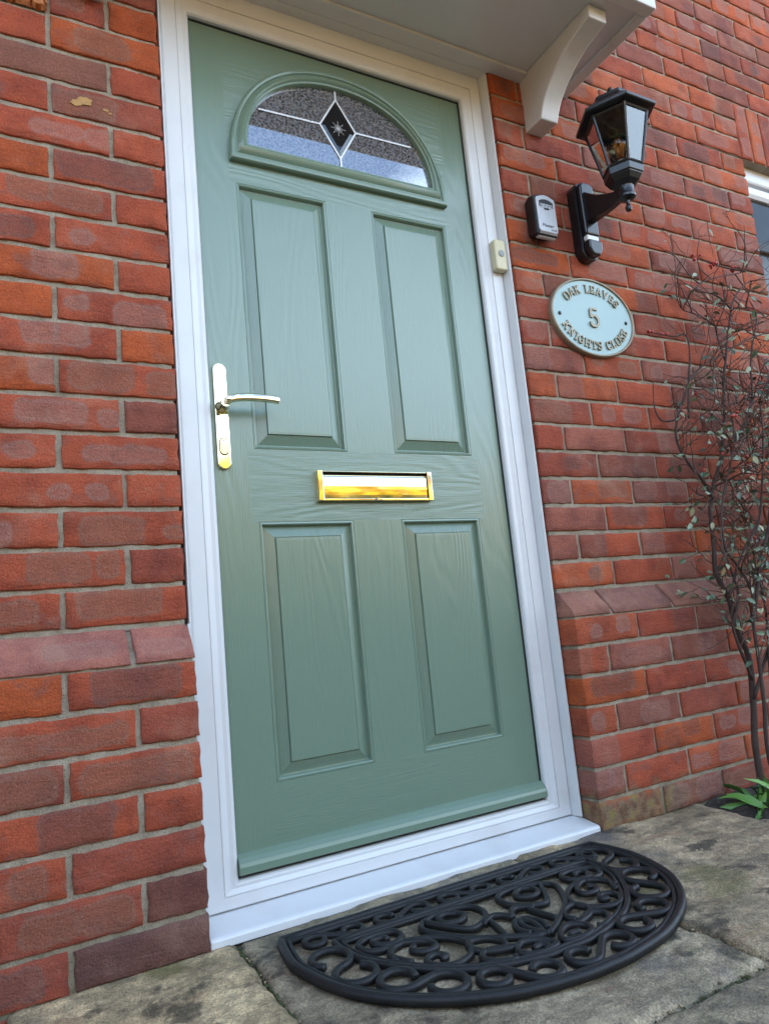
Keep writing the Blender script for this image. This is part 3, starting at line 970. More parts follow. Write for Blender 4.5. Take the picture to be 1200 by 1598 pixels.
# black gasket behind the frame edge
bm = bmesh.new()
sweep_rect(bm, -FI + .003, FI - .003, FZ0 + .003, FZ1 - .003, [(-.0045, .003), (-.0035, -.0035), (0, -.004), (.0008, .003)])
obj('gasket', bm, 'seal', frame)
# reveal trims
bm = bmesh.new()
for s in (-1, 1):
    pts = [(s * .4615, -.012), (s * .4615, -.0235), (s * .4655, -.047), (s * .4672, -.0505), (s * .4695, -.0505), (s * .4705, -.048), (s * .4705, -.012)]
    prism(bm, pts if s > 0 else pts[::-1], .0215, 2.108, 'z')
obj('reveal_trim', bm, 'upvc', frame)
bm = bmesh.new()
for s in (-1, 1):
    a, b = sorted((s * .4712, s * .482))
    box(bm, a, b, -.012, .05, .02, 2.12)
obj('dark_gap_fill', bm, 'seal', frame)  # black strip painting the shade in the gap beside the brick
bm = bmesh.new()
tube(bm, [(-.4728 + .0022 * noise.noise((k * .7, 1, 2)), -.056 - .004 * min(1, max(0, (.60 - k * .012) / .1)) + .002 * noise.noise((k * .9, 4, 2)), -.01 + k * .012) for k in range(50)], [.0032 + .0016 * noise.noise((k * 1.1, 7, 2)) for k in range(50)], 7)
obj('sealant_bead', bm, 'silicone', frame, smooth=True)
# cill under the frame
bm = bmesh.new()
prism(bm, [(.05, .0205), (-.0225, .0205), (-.096, .0105), (-.101, .0085), (-.103, .0045), (-.103, -.0085), (-.097, -.0085), (-.094, .002), (-.05, .004), (.05, .004)], -.4735, .4745, 'x')
obj('cill', bm, 'upvc', door, bevel=.0015)
# dark hallway behind so that nothing shows through
bm = bmesh.new()
box(bm, -.5, .5, .07, .10, 0, 2.2)
obj('door_backing', bm, 'dark', door)

# handle
def stadium(cx, z0, z1, r, n=12):
    return [(cx + r * math.cos(R(a)), z1 - r + r * math.sin(R(a))) for a in np.linspace(0, 180, n + 1)] + \
           [(cx + r * math.cos(R(a)), z0 + r + r * math.sin(R(a))) for a in np.linspace(180, 360, n + 1)]
HX = -0.3665
bm = bmesh.new()
prism(bm, stadium(HX, .9045, 1.1475, .0152), 0.0, -.0085, 'y')
hb = obj('handle', bm, 'gold', door, bevel=.0025, seg=3)
bm = bmesh.new()
lathe(bm, [(.0145, 0), (.0145, -.005), (.0125, -.010), (.0105, -.020), (.0100, -.036)], (HX, -.0085, 1.046), 'y', 24)
lev = [(HX, -.030, 1.046), (HX + .001, -.043, 1.0475), (HX + .008, -.0525, 1.050), (HX + .022, -.0565, 1.0525), (HX + .05, -.0575, 1.0548), (HX + .08, -.0565, 1.0555), (HX + .105, -.0545, 1.0545), (HX + .1165, -.0535, 1.0535)]
pr = []
for a in range(16):
    t = 2 * math.pi * a / 16
    c, s = math.cos(t), math.sin(t)
    pr.append((math.copysign(abs(c) ** .6, c), math.copysign(abs(s) ** .6, s)))
cl = catmull(lev, 6)
rr = [(.0085 if i < 8 else .0075) for i in range(len(cl))]
tube(bm, cl, 1.0, prof=[(a * .0066, b * .0082) for a, b in pr], up=(0, 0.15, 1))
obj('handle_lever', bm, 'gold', hb, smooth=True).modifiers.new('e', 'EDGE_SPLIT').split_angle = R(50)
bm = bmesh.new()
prism(bm, stadium(HX, .9375, .9745, .0088), -.008, -.0105, 'y')
cyl = obj('lock_cylinder', bm, 'brass', hb, bevel=.0008)
bm = bmesh.new()
prism(bm, stadium(HX, .9355, .9765, .0104), -.0082, -.0088, 'y')
obj('cylinder_gap', bm, 'keyhole', hb)
bm = bmesh.new()
lathe(bm, [(.0064, 0), (.0064, -.0012)], (HX, -.0106, .9655), 'y', 20)
obj('cylinder_plug', bm, 'gold', hb)
bm = bmesh.new()
box(bm, HX - .0009, HX + .0009, -.0122, -.0110, .9605, .9700)
lathe(bm, [(.0018, 0), (.0018, -.0006)], (HX, -.0117, .9680), 'y', 12)
obj('keyhole', bm, 'keyhole', hb)
# letter plate
bm = bmesh.new()
LX0, LX1, LZ0, LZ1 = -.1545, .1545, .8325, .9055
for x0, x1 in ((LX0, LX0 + .0135), (LX1 - .0135, LX1)):
    box(bm, x0, x1, -.0165, 0, LZ0, LZ1)
box(bm, LX0 + .0135, LX1 - .0135, -.0135, 0, LZ1 - .0045, LZ1 - .0004)
box(bm, LX0 + .0135, LX1 - .0135, -.0150, 0, LZ0, LZ0 + .0065)
lp = obj('letter_plate', bm, 'gold', door, bevel=.0018, seg=3)
bm = bmesh.new()
box(bm, LX0 + .0135, LX1 - .0135, -.004, .001, LZ0 + .0065, LZ1 - .0045)
obj('slot_shadow', bm, 'dark', lp)
bm = bmesh.new()
fl = []
z0, z1 = LZ0 + .0075, LZ1 - .0100
for i in range(9):
    t = i / 8
    z = z0 + (z1 - z0) * t
    fl.append((-.0118 - .0012 * math.sin(math.pi * t) + (0.003 if i == 8 else 0), z))
prism(bm, fl + [(-.006, z1), (-.006, z0)], LX0 + .0155, LX1 - .0155, 'x')
obj('letter_flap', bm, 'gold', lp)
bm = bmesh.new()
lathe(bm, [(.0, 0), (.010, 0), (.011, -.002), (.006, -.004)], (.0, -.0150, LZ0 + .0032), 'y', 16)
for v in bm.verts:
    v.co.z = LZ0 + .0032 + (v.co.z - LZ0 - .0032) * .28
obj('flap_pull', bm, 'gold', lp)

# ------------------------------------------------------------------ doorbell
bell = thing('doorbell', 'aged cream doorbell push with grey round button on the white frame', 'doorbell')
bm = bmesh.new()
pts = []
bx, bz, hw, hh = .4435, 1.5285, .0195, .0455
for cx, cz, a0 in ((1, 1, 0), (-1, 1, 90), (-1, -1, 180), (1, -1, 270)):
    for a in np.linspace(a0, a0 + 90, 5):
        pts.append((bx + cx * (hw - .007) + .007 * math.cos(R(a)), bz + cz * (hh - .007) + .007 * math.sin(R(a))))
prism(bm, pts, -.0225, -.046, 'y')
obj('bell_case', bm, 'cream', bell, bevel=.005, seg=3)
bm = bmesh.new()
lathe(bm, [(.0098, 0), (.0095, -.0028), (.006, -.0036), (.001, -.0032)], (bx + .001, -.0455, bz + .003), 'y', 24)
obj('bell_button', bm, 'greybtn', bell)

# ------------------------------------------------------------------ canopy
can = thing('door_canopy', 'white flat door canopy with panelled soffit on curved brackets', 'canopy')
CX, CY, CZ = .776, -.412, 2.105
bm = bmesh.new()
box(bm, -CX, CX, CY, CY + .034, CZ, CZ + .085)
for s in (-1, 1):
    a, b = sorted((s * (CX - .034), s * CX))
    box(bm, a, b, CY + .034, WY + .002, CZ + .0005, CZ + .0845)
obj('fascia', bm, 'canopy', can, bevel=.004)
bm = bmesh.new()
box(bm, -CX + .034, CX - .034, CY + .034, WY + .002, CZ + .010, CZ + .03)
obj('soffit', bm, 'canopy', can)
bm = bmesh.new()
box(bm, -.5895, .5895, -.094, WY + .003, CZ - .001, CZ + .0095)
box(bm, -.4705, .4705, WY + .0031, -.0190, CZ - .0015, CZ + .0095)
obj('soffit_batten', bm, 'canopy', can, bevel=.002)
bm = bmesh.new()
prism(bm, [(CY - .012, CZ + .086), (CY - .012, CZ + .105), (WY + .004, CZ + .30), (WY + .004, CZ + .086)], -CX - .012, CX + .012, 'x')
obj('canopy_roof', bm, 'canopy', can, bevel=.006)
for s in (-1, 1):
    bm = bmesh.new()
    crv = [(-.123, 1.937), (-.136, 1.968), (-.153, 1.993), (-.183, 2.020), (-.215, 2.041), (-.250, 2.058), (-.300, 2.071), (-.345, 2.0765)]
    crv = [(p.x, p.y) for p in catmull([(a, b, 0) for a, b in crv], 4)]
    prism(bm, [(WY + .002, 2.1145), (WY + .002, 1.9375)] + crv + [(-.347, 2.1145)], s * .590, s * .6535, 'x')
    obj('bracket', bm, 'canopy', can, bevel=.0035)

# ------------------------------------------------------------------ wall lantern
lan = thing('wall_lantern', 'black six sided wall lantern with clear bulb on a wedge arm', 'lantern')
AX, AY = .735, -.255
def hexr(bm, r, z, dx=0):
    return [bm.verts.new((AX - r * math.sin(R(30 + 60 * k)), AY - r * math.cos(R(30 + 60 * k)), z)) for k in range(6)]
def hexstack(bm, prof, mi=0):
    rings = [hexr(bm, r, z) for r, z in prof]
    for A, B in zip(rings, rings[1:]):
        for k in range(6):
            bm.faces.new((A[k], A[(k + 1) % 6], B[(k + 1) % 6], B[k])).material_index = mi
    bm.faces.new(rings[0]); bm.faces.new(rings[-1][::-1])
bm = bmesh.new()
def rounded_plate(z0, z1, x0, x1, cut):
    return [(x0, z0 + cut), (x0 + cut * .45, z0 + cut * .25), (x0 + cut, z0), (x1 - cut, z0), (x1 - cut * .45, z0 + cut * .25), (x1, z0 + cut), (x1, z1 - cut), (x1 - cut * .4, z1 - cut * .25), (x1 - cut, z1), (x0 + cut, z1), (x0 + cut * .4, z1 - cut * .25), (x0, z1 - cut)]
bp = rounded_plate(1.5425, 1.787, .7165, .7835, .022)
prism(bm, bp, WY + .001, -.088, 'y')
plate = obj('backplate', bm, 'black', lan, bevel=.004)
bm = bmesh.new()
prism(bm, [(.7225, 1.612), (.7775, 1.612), (.7775, 1.772), (.766, 1.781), (.734, 1.781), (.7225, 1.772)], -.0875, -.106, 'y')
obj('backplate_front', bm, 'black', lan, bevel=.007, seg=3)
bm = bmesh.new()
prism(bm, [(.7235, 1.566), (.735, 1.5465), (.765, 1.5465), (.7765, 1.566), (.7765, 1.594), (.7235, 1.594)], -.0875, -.112, 'y')
obj('sensor_cap', bm, 'black', lan, bevel=.006, seg=3)
bm = bmesh.new()
box(bm, .727, .773, -.1035, -.0876, 1.5945, 1.6115)
obj('lit_recess', bm, 'white', lan, bevel=.003)  # white block painting the lit top face of the recess
bm = bmesh.new()
wedge = [(-.100, 1.753), (-.112, 1.742), (-.135, 1.722), (-.165, 1.703), (-.200, 1.686), (AY + .012, 1.676), (AY + .012, 1.645), (-.215, 1.648), (-.185, 1.655), (-.150, 1.663), (-.118, 1.660), (-.100, 1.652)]
wedge = [(-.100, 1.753), (-.120, 1.735), (-.150, 1.711), (-.185, 1.691), (-.215, 1.678), (AY + .008, 1.668), (AY + .008, 1.640), (-.220, 1.640), (-.190, 1.641), (-.150, 1.645), (-.115, 1.650), (-.100, 1.652)]
for (ya, za), (yb, zb_) in zip(wedge[:6], wedge[1:6]):
    pass
A, B = [], []
for i, (y, z) in enumerate(wedge):
    t = min(1, max(0, (-y - .100) / .14))
    hw = .016 * (1 - t) + .009 * t
    cx = .750 * (1 - t) + AX * t
    A.append(bm.verts.new((cx - hw, y, z))); B.append(bm.verts.new((cx + hw, y, z)))
bm.faces.new(A); bm.faces.new(B[::-1])
for i in range(len(wedge)):
    j = (i + 1) % len(wedge)
    bm.faces.new((A[i], B[i], B[j], A[j]))
obj('arm', bm, 'black', lan, bevel=.003)
bm = bmesh.new()
lathe(bm, [(.002, -.012), (.007, -.010), (.0092, -.004), (.0088, .002), (.0055, .007), (.0048, .014), (.006, .02), (.018, .023), (.0235, .027), (.0240, .033), (.0215, .036), (.0215, .062), (.024, .066)], (AX, AY, 1.6075), 'z', 28)
obj('collar', bm, 'black', lan, smooth=True).modifiers.new('e', 'EDGE_SPLIT').split_angle = R(40)
bm = bmesh.new()
hexstack(bm, [(.024, 1.667), (.040, 1.677), (.0490, 1.690), (.0500, 1.6935), (.0530, 1.6945), (.0545, 1.7135), (.0525, 1.7165)])
obj('lantern_base', bm, 'black', lan, bevel=.0015)
zb1, zt1, rb, rt = 1.7165, 1.866, .0520, .0860
bm = bmesh.new()
HB, HT = [], []
for k in range(6):
    a = R(30 + 60 * k)
    p0 = Vector((AX - rb * math.sin(a), AY - rb * math.cos(a), zb1)); p1 = Vector((AX - rt * math.sin(a), AY - rt * math.cos(a), zt1))
    HB.append(p0); HT.append(p1)
    tube(bm, [p0, p1], .0042, 6)
for k in range(6):
    a0, a1, b0_, b1_ = HB[k], HB[(k + 1) % 6], HT[k], HT[(k + 1) % 6]
    for t, wdt in ((0.02, .008), (.975, .009)):
        p, q = a0.lerp(b0_, t), a1.lerp(b1_, t)
        tube(bm, [p, q], wdt / 2, 6)
obj('cage', bm, 'black', lan)
for k in range(6):
    bm = bmesh.new()
    c = (HB[k] + HB[(k + 1) % 6] + HT[k] + HT[(k + 1) % 6]) / 4
    V4 = []
    for p in (HB[k], HB[(k + 1) % 6], HT[(k + 1) % 6], HT[k]):
        q = p.lerp(c, .05)
        V4.append(bm.verts.new(q))
    bm.faces.new(V4)
    obj('lantern_pane', bm, 'glass', lan)
bm = bmesh.new()
hexstack(bm, [(.084, 1.8655), (.1085, 1.8685), (.1115, 1.8720), (.1115, 1.8790), (.1050, 1.8830), (.066, 1.915), (.062, 1.9200), (.062, 1.9290), (.054, 1.9330), (.022, 1.952)])
obj('lantern_roof', bm, 'black', lan, bevel=.001)
bm = bmesh.new()
lathe(bm, [(.008, 0), (.005, .006), (.0045, .010), (.0085, .015), (.0085, .020), (.003, .026)], (AX, AY, 1.951), 'z', 16)
obj('finial', bm, 'black', lan, smooth=True)
bm = bmesh.new()
lathe(bm, [(.013, 0), (.014, .028), (.0125, .030)], (AX, AY, 1.7165), 'z', 20)
obj('bulb_holder', bm, 'white', lan)
bm = bmesh.new()
lathe(bm, [(.012, 0), (.018, .012), (.028, .032), (.031, .046), (.028, .060), (.018, .071), (.004, .076)], (AX, AY, 1.7455), 'z', 24)
bulb = obj('bulb', bm, 'glass', lan, smooth=True)
bm = bmesh.new()
for k in range(6):
    a = R(60 * k)
    tube(bm, [(AX + .005 * math.cos(a), AY + .005 * math.sin(a), 1.757), (AX + .012 * math.cos(a), AY + .012 * math.sin(a), 1.800)], .0038, 6)
obj('filament', bm, 'amber', bulb)

# ------------------------------------------------------------------ key safe
ks = thing('key_safe', 'black and silver key safe with number dials beside the lantern', 'key safe')
def rsq(x0, x1, z0, z1, r, top=0.0):
    pts = []
    for cx, cz, a0 in ((x1 - r, z1 - r - top, 0), (x0 + r, z1 - r - top, 90), (x0 + r, z0 + r, 180), (x1 - r, z0 + r, 270)):
        for a in np.linspace(a0, a0 + 90, 5):
            pts.append((cx + r * math.cos(R(a)), cz + r * math.sin(R(a))))
        if a0 == 0 and top:
            for t in np.linspace(.1, .9, 7):
                pts.append((x1 - r + (x0 - x1 + 2 * r) * t, z1 - top + top * math.sin(math.pi * t)))
    return pts
bm = bmesh.new()
n_ = None
secs = [(WY + .0005, .546, .612, 1.592, 1.712), (-.075, .541, .617, 1.583, 1.7165), (-.099, .535, .6135, 1.577, 1.7065), (-.104, .5375, .611, 1.580, 1.703)]
rings = []
for y, x0, x1, z0, z1 in secs:
    rings.append([bm.verts.new((x, y, z)) for x, z in rsq(x0, x1, z0, z1, .008, .008)])
for A, B in zip(rings, rings[1:]):
    for i in range(len(A)):
        bm.faces.new((A[i], A[(i + 1) % len(A)], B[(i + 1) % len(A)], B[i]))
bm.faces.new(rings[0]); bm.faces.new(rings[-1][::-1])
obj('safe_case', bm, 'blackp', ks, bevel=.001)
bm = bmesh.new()
prism(bm, rsq(.5405, .6085, 1.585, 1.699, .008, .007), -.1035, -.1095, 'y')
prism(bm, [(-.1035, 1.5845), (-.1093, 1.5845), (-.094, 1.5735), (-.085, 1.5745)], .5425, .6065, 'x')
obj('safe_cover', bm, 'silver', ks, bevel=.002)
bm = bmesh.new()
prism(bm, [(.5495, 1.6615), (.5520, 1.6615), (.5520, 1.6705), (.5970, 1.6705), (.5970, 1.6615), (.5995, 1.6615), (.5995, 1.6775), (.588, 1.6830), (.5745, 1.6850), (.561, 1.6830), (.5495, 1.6775)], -.1093, -.1106, 'y')
box(bm, .566, .583, -.1106, -.1094, 1.6530, 1.6585)
obj('dial_window', bm, 'blackp', ks)
def place_text(name, body, size, x, z, y, mat, parent, shear=0):
    me = text_mesh(body, size, .0004)
    for v in me.vertices:
        v.co = Vector((x + v.co.x + shear * v.co.y, y - v.co.z, z + v.co.y))
    return link_mesh(name, me, mat, parent)
bm = bmesh.new()
for i in range(4):
    cx = .5575 + i * .0113
    box(bm, cx - .0046, cx + .0046, -.1110, -.1093, 1.6585, 1.6700)
dial = obj('number_dial', bm, 'silver', ks)
for i in range(4):
    place_text('dial_digit', '5', .0105, .5575 + i * .0113, 1.6642, -.1112, 'blackp', dial)
place_text('maker_name', 'Master', .0150, .5725, 1.6040, -.1097, 'blackp', ks, .2)
place_text('maker_name', 'Lock', .0105, .5930, 1.5935, -.1097, 'blackp', ks, .2)

# ------------------------------------------------------------------ oval house sign
sign = thing('house_sign', 'pale aqua oval plaque with bronze rim reading OAK LEAVES 5 KNIGHTS CLOSE', 'sign')
SCX, SCZ, SA, SB = .7425, 1.3685, .163, .1225
def ell(a, b, n=72):
    return [(SCX + a * math.cos(2 * math.pi * i / n), SCZ + b * math.sin(2 * math.pi * i / n)) for i in range(n)]
bm = bmesh.new()
prism(bm, ell(SA - .006, SB - .006), WY + .001, -.0665, 'y')
obj('plaque', bm, 'plaque', sign)
bm = bmesh.new()
prof = [(-.0, WY + .001), (0, -.0655), (-.0012, -.0695), (-.0040, -.0715), (-.0070, -.0705), (-.0085, -.0675), (-.0085, -.062)]
rings = [[bm.verts.new((x, y, z)) for x, z in ell(SA + g, SB + g)] for g, y in prof]
for A, B in zip(rings, rings[1:]):
    for i in range(72):
        bm.faces.new((A[i], A[(i + 1) % 72], B[(i + 1) % 72], B[i]))
obj('rim', bm, 'bronze', sign, smooth=True)
# slab-serif letters from strokes: width, list of polylines (thick), list of thin bars
GL = {
    'O': (.78, [[(.39, .0), (.14, .13), (.06, .5), (.14, .87), (.39, 1), (.64, .87), (.72, .5), (.64, .13), (.39, 0)]], []),
    'A': (.90, [[(.13, .02), (.45, 1.0), (.77, .02)]], [(.02, .27, .03), (.63, .88, .03), (.27, .63, .32)]),
    'K': (.86, [[(.18, 0), (.18, 1)], [(.70, .97), (.20, .42)], [(.36, .58), (.74, .04)]], [(.0, .36, .03), (.0, .36, .97), (.54, .86, .97), (.58, .88, .03)]),
    'L': (.74, [[(.18, 0), (.18, 1)], [(.05, .06), (.66, .06)], [(.66, .04), (.66, .3)]], [(.0, .38, .97)]),
    'E': (.76, [[(.18, 0), (.18, 1)], [(.04, .06), (.68, .06)], [(.04, .94), (.66, .94)], [(.2, .5), (.5, .5)], [(.66, .06), (.66, .28)], [(.64, .94), (.64, .72)], [(.5, .38), (.5, .62)]], []),
    'V': (.90, [[(.13, .98), (.45, .0), (.77, .98)]], [(.02, .27, .97), (.63, .88, .97)]),
    'S': (.68, [[(.56, .76), (.52, .9), (.34, .97), (.14, .9), (.10, .72), (.2, .58), (.46, .45), (.58, .28), (.5, .09), (.32, .03), (.12, .1), (.09, .27)], [(.58, .97), (.58, .70)], [(.08, .03), (.08, .30)]], []),
    'N': (.90, [[(.18, 0), (.18, 1)], [(.18, .96), (.70, .06)], [(.70, 0), (.70, 1)]], [(.0, .36, .03), (.0, .24, .97), (.54, .88, .97)]),
    'I': (.42, [[(.21, 0), (.21, 1)]], [(.02, .40, .03), (.02, .40, .97)]),
    'G': (.82, [[(.66, .78), (.54, .93), (.36, .97), (.14, .84), (.06, .5), (.14, .16), (.38, .03), (.62, .14), (.66, .42)]], [(.44, .82, .44)]),
    'H': (.92, [[(.18, 0), (.18, 1)], [(.74, 0), (.74, 1)], [(.2, .5), (.72, .5)]], [(.0, .36, .03), (.0, .36, .97), (.56, .92, .03), (.56, .92, .97)]),
    'T': (.78, [[(.39, 0), (.39, 1)], [(.06, .94), (.72, .94)], [(.07, .96), (.07, .7)], [(.71, .96), (.71, .7)]], [(.2, .58, .03)]),
    'C': (.78, [[(.66, .74), (.54, .93), (.36, .97), (.14, .84), (.06, .5), (.14, .16), (.38, .03), (.58, .08), (.68, .26)], [(.67, .97), (.67, .68)]], []),
    '5': (.66, [[(.54, .95), (.16, .95), (.13, .55), (.32, .62), (.5, .54), (.58, .34), (.5, .12), (.3, .03), (.1, .09), (.06, .22)]], []),
}
def letter(bm, ch, org, ex, ez, h, thick=.148, yb=-.0664, dep=.0042):
    wd, strokes, bars = GL[ch]
    ctr = wd / 2
    def T(p):
        q = Vector(org) + Vector(ex) * (p[0] - ctr) * h + Vector(ez) * (p[1] - .5) * h
        return (q.x, q.y)
    k = 0
    for st in strokes:
        sm = [(p.x, p.y) for p in catmull([(a, b, 0) for a, b in st], 4)] if len(st) > 4 else st
        for a, b in zip(sm, sm[1:]):
            d = Vector((b[0] - a[0], b[1] - a[1]))
            if d.length < 1e-6:
                continue
            d.normalize()
            e = .3 * thick if len(st) > 4 else .0
            a2 = (a[0] - d.x * e, a[1] - d.y * e); b2 = (b[0] + d.x * e, b[1] + d.y * e)
            th = thick * (.75 if abs(d.y) < .35 else 1.0)
            p = (-d.y * th / 2, d.x * th / 2)
            prism(bm, [T((a2[0] + p[0], a2[1] + p[1])), T((b2[0] + p[0], b2[1] + p[1])), T((b2[0] - p[0], b2[1] - p[1])), T((a2[0] - p[0], a2[1] - p[1]))], yb, yb - dep - .00005 * k, 'y')
            k += 1
    for x0, x1, z in bars:
        t = .05
        prism(bm, [T((x0, z - t)), T((x1, z - t)), T((x1, z + t)), T((x0, z + t))], yb, yb - dep - .00005 * k, 'y')
        k += 1
def on_arc(word, a_mid, top, h, ra, rb, gap):
    ws = [GL[c][0] if c != ' ' else .55 for c in word]
    # step along the ellipse by arc length
    N_ = 720
    tot = sum(w * h + gap for w in ws)
    import bisect
    ts = [R(a) for a in np.linspace(180, 0, N_)] if top else [R(a) for a in np.linspace(180, 360, N_)]
    P = [(SCX + ra * math.cos(t), SCZ + rb * math.sin(t)) for t in ts]
    L = [0]
    for p, q in zip(P, P[1:]):
        L.append(L[-1] + math.hypot(q[0] - p[0], q[1] - p[1]))
    s = L[-1] / 2 - tot / 2 + a_mid
    for c, wv in zip(word, ws):
        m = s + (wv * h + gap) / 2
        i = min(max(bisect.bisect(L, m), 1), N_ - 1)
        d = Vector((P[i][0] - P[i - 1][0], P[i][1] - P[i - 1][1])).normalized()
        if c != ' ':
            nz_ = Vector((-d.y, d.x))
            bm = bmesh.new(); letter(bm, c, P[i], d, nz_, h); obj('letter', bm, 'bronze', sign)
        s += wv * h + gap
on_arc('OAK LEAVES', 0, True, .0250, .124, .088, .0036)
on_arc('KNIGHTS CLOSE', 0, False, .0250, .124, .088, .0032)
bm = bmesh.new()
letter(bm, '5', (SCX, SCZ - .001), (1, 0), (0, 1), .058, .13)
obj('numeral', bm, 'bronze', sign)
for s in (-1, 1):
    bm = bmesh.new()
    lathe(bm, [(.0055, 0), (.0055, -.002), (.003, -.0032), (.001, -.0034)], (SCX + s * .131, -.0664, SCZ - .002), 'y', 16)
    obj('screw', bm, 'blackp', sign, smooth=True)

# ------------------------------------------------------------------ ground and paving
bm = bmesh.new()
S_ = 60
v = [bm.verts.new(p) for p in ((-S_, -S_, -.045), (S_, -S_, -.045), (S_, S_, -.045), (-S_, S_, -.045))]
bm.faces.new(v)
tag(obj('ground', bm, 'ground'), kind='structure')
bm = bmesh.new()
n1, n2 = 80, 60
grid = [[bm.verts.new((-1.2 + 3.4 * i / n1, -2.1 + 2.05 * j / n2, -.022 + .006 * noise.noise((i * .9, j * .9, 3)) + .004 * rng.random() + (.018 if -1.2 + 3.4 * i / n1 > .86 else 0))) for j in range(n2 + 1)] for i in range(n1 + 1)]
for i in range(n1):
    for j in range(n2):
        bm.faces.new((grid[i][j], grid[i + 1][j], grid[i + 1][j + 1], grid[i][j + 1]))
tag(obj('soil', bm, 'soil', smooth=True), kind='structure')
slabs = [(-.80, -.4318, -1.30, -.088, (1.32, 1.22, 1.04), .05), (-.4250, .2075, -.7185, -.0985, (0.95, .94, .92), .01), (.2130, .815, -.7185, -.0900, (1.02, .95, .88), .03),
         (-.42, .37, -1.32, -.7250, (.82, .82, .80), .02), (.378, 1.02, -1.32, -.7250, (.95, .95, .92), .0), (1.03, 1.6, -1.3, -.42, (1, .98, .95), 0)]
bm = bmesh.new()
tl = bm.verts.layers.float_color.new('tone')
for (x0, x1, y0, y1, tone, seed) in slabs:
    nx = max(8, int((x1 - x0) / .012)); ny = max(8, int((y1 - y0) / .012))
    g = []
    for i in range(nx + 1):
        row = []
        for j in range(ny + 1):
            u, v_ = i / nx, j / ny
            x, y = x0 + (x1 - x0) * u, y0 + (y1 - y0) * v_
            ed = min(u * (x1 - x0), (1 - u) * (x1 - x0), v_ * (y1 - y0), (1 - v_) * (y1 - y0))
            # rough hand-cut edges
            wx = .006 * noise.noise((y * 14, seed * 50, 1)) + .003 * noise.noise((y * 55, seed * 50, 4))
            wy = .006 * noise.noise((x * 14, seed * 50, 2)) + .003 * noise.noise((x * 55, seed * 50, 5))
            fade = max(0, 1 - ed / .05)
            rip = noise.fractal((x * 5 + seed * 40, y * 9, seed), 1.0, 2.0, 6)
            z = -.004 + .0055 * rip + .0026 * math.floor(2.2 * noise.noise((x * 4 + 3, y * 7, seed * 9)) + .5)
            z -= .007 * max(0, 1 - ed / .012) ** 1.5 * (1 + .6 * noise.noise((x * 40, y * 40, 3)))
            vv = bm.verts.new((x + wx * fade, y + wy * fade, z))
            vv[tl] = (*tone, 1)
            row.append(vv)
        g.append(row)
    for i in range(nx):
        for j in range(ny):
            bm.faces.new((g[i][j], g[i + 1][j], g[i + 1][j + 1], g[i][j + 1]))
    per = [g[i][0] for i in range(nx + 1)] + [g[nx][j] for j in range(1, ny + 1)] + [g[i][ny] for i in range(nx - 1, -1, -1)] + [g[0][j] for j in range(ny - 1, 0, -1)]
    low = []
    for p in per:
        q = bm.verts.new((p.co.x, p.co.y, -.04)); q[tl] = (tone[0] * .8, tone[1] * .8, tone[2] * .8, 1); low.append(q)
    for i in range(len(per)):
        j = (i + 1) % len(per)
        bm.faces.new((per[i], low[i], low[j], per[j]))
tag(obj('paving', bm, 'stone', smooth=True), kind='structure')
# loose grit in the joints and along the wall
bm = bmesh.new()
rl = bm.verts.layers.float_color.new('tone')
def pebble(x, y, z, r, tone):
    res = bmesh.ops.create_icosphere(bm, subdivisions=1, radius=r)
    sx, sy, sz = rng.uniform(.7, 1.4), rng.uniform(.7, 1.3), rng.uniform(.4, .8)
    for v_ in res['verts']:
        c = v_.co
        k = 1 + rng.uniform(-.2, .2)
        v_.co = (x + c.x * sx * k, y + c.y * sy * k, z + c.z * sz * k)
        v_[rl] = (tone, tone * .95, tone * .85, 1)
for i in range(150):
    u = rng.random()
    t = rng.choice((.5, .8, 1.3, .4, 1.7))
    if u < .30:
        pebble(rng.uniform(-.05, .5), rng.gauss(-.721, .004), -.008, rng.uniform(.0015, .004), t)
    elif u < .5:
        pebble(rng.gauss(.2105, .003), rng.uniform(-.72, -.5), -.009, rng.uniform(.0012, .003), t)
    elif u < .65:
        pebble(rng.gauss(-.4285, .003), rng.uniform(-.5, -.11), -.009, rng.uniform(.0012, .003), t)
    elif u < .85:
        pebble(rng.uniform(.48, .80), rng.gauss(-.093, .006), -.001, rng.uniform(.0015, .004), t)
    else:
        pebble(rng.uniform(.42, .80), rng.uniform(-.6, -.12), .0, rng.uniform(.0012, .0032), t)
tag(obj('grit', bm, 'stone'), kind='stuff')

bm = bmesh.new()
for i in range(420):
    u = rng.random()
    if u < .45:
        x, y = rng.uniform(.48, .82), rng.gauss(-.094, .004)
    elif u < .7:
        x, y = rng.gauss(-.4284, .0015), rng.uniform(-.5, -.11)
    else:
        x, y = rng.uniform(-.1, .5), rng.gauss(-.7215, .002)
    r_ = rng.uniform(.0012, .0030)
    res = bmesh.ops.create_icosphere(bm, subdivisions=1, radius=r_)
    for v_ in res['verts']:
        c = v_.co
        v_.co = (x + c.x * 1.3 * rng.uniform(.7, 1.3), y + c.y * rng.uniform(.7, 1.3), -.0115 + c.z * .8 * rng.uniform(.7, 1.3))
tag(obj('joint_moss', bm, 'moss'), kind='stuff')

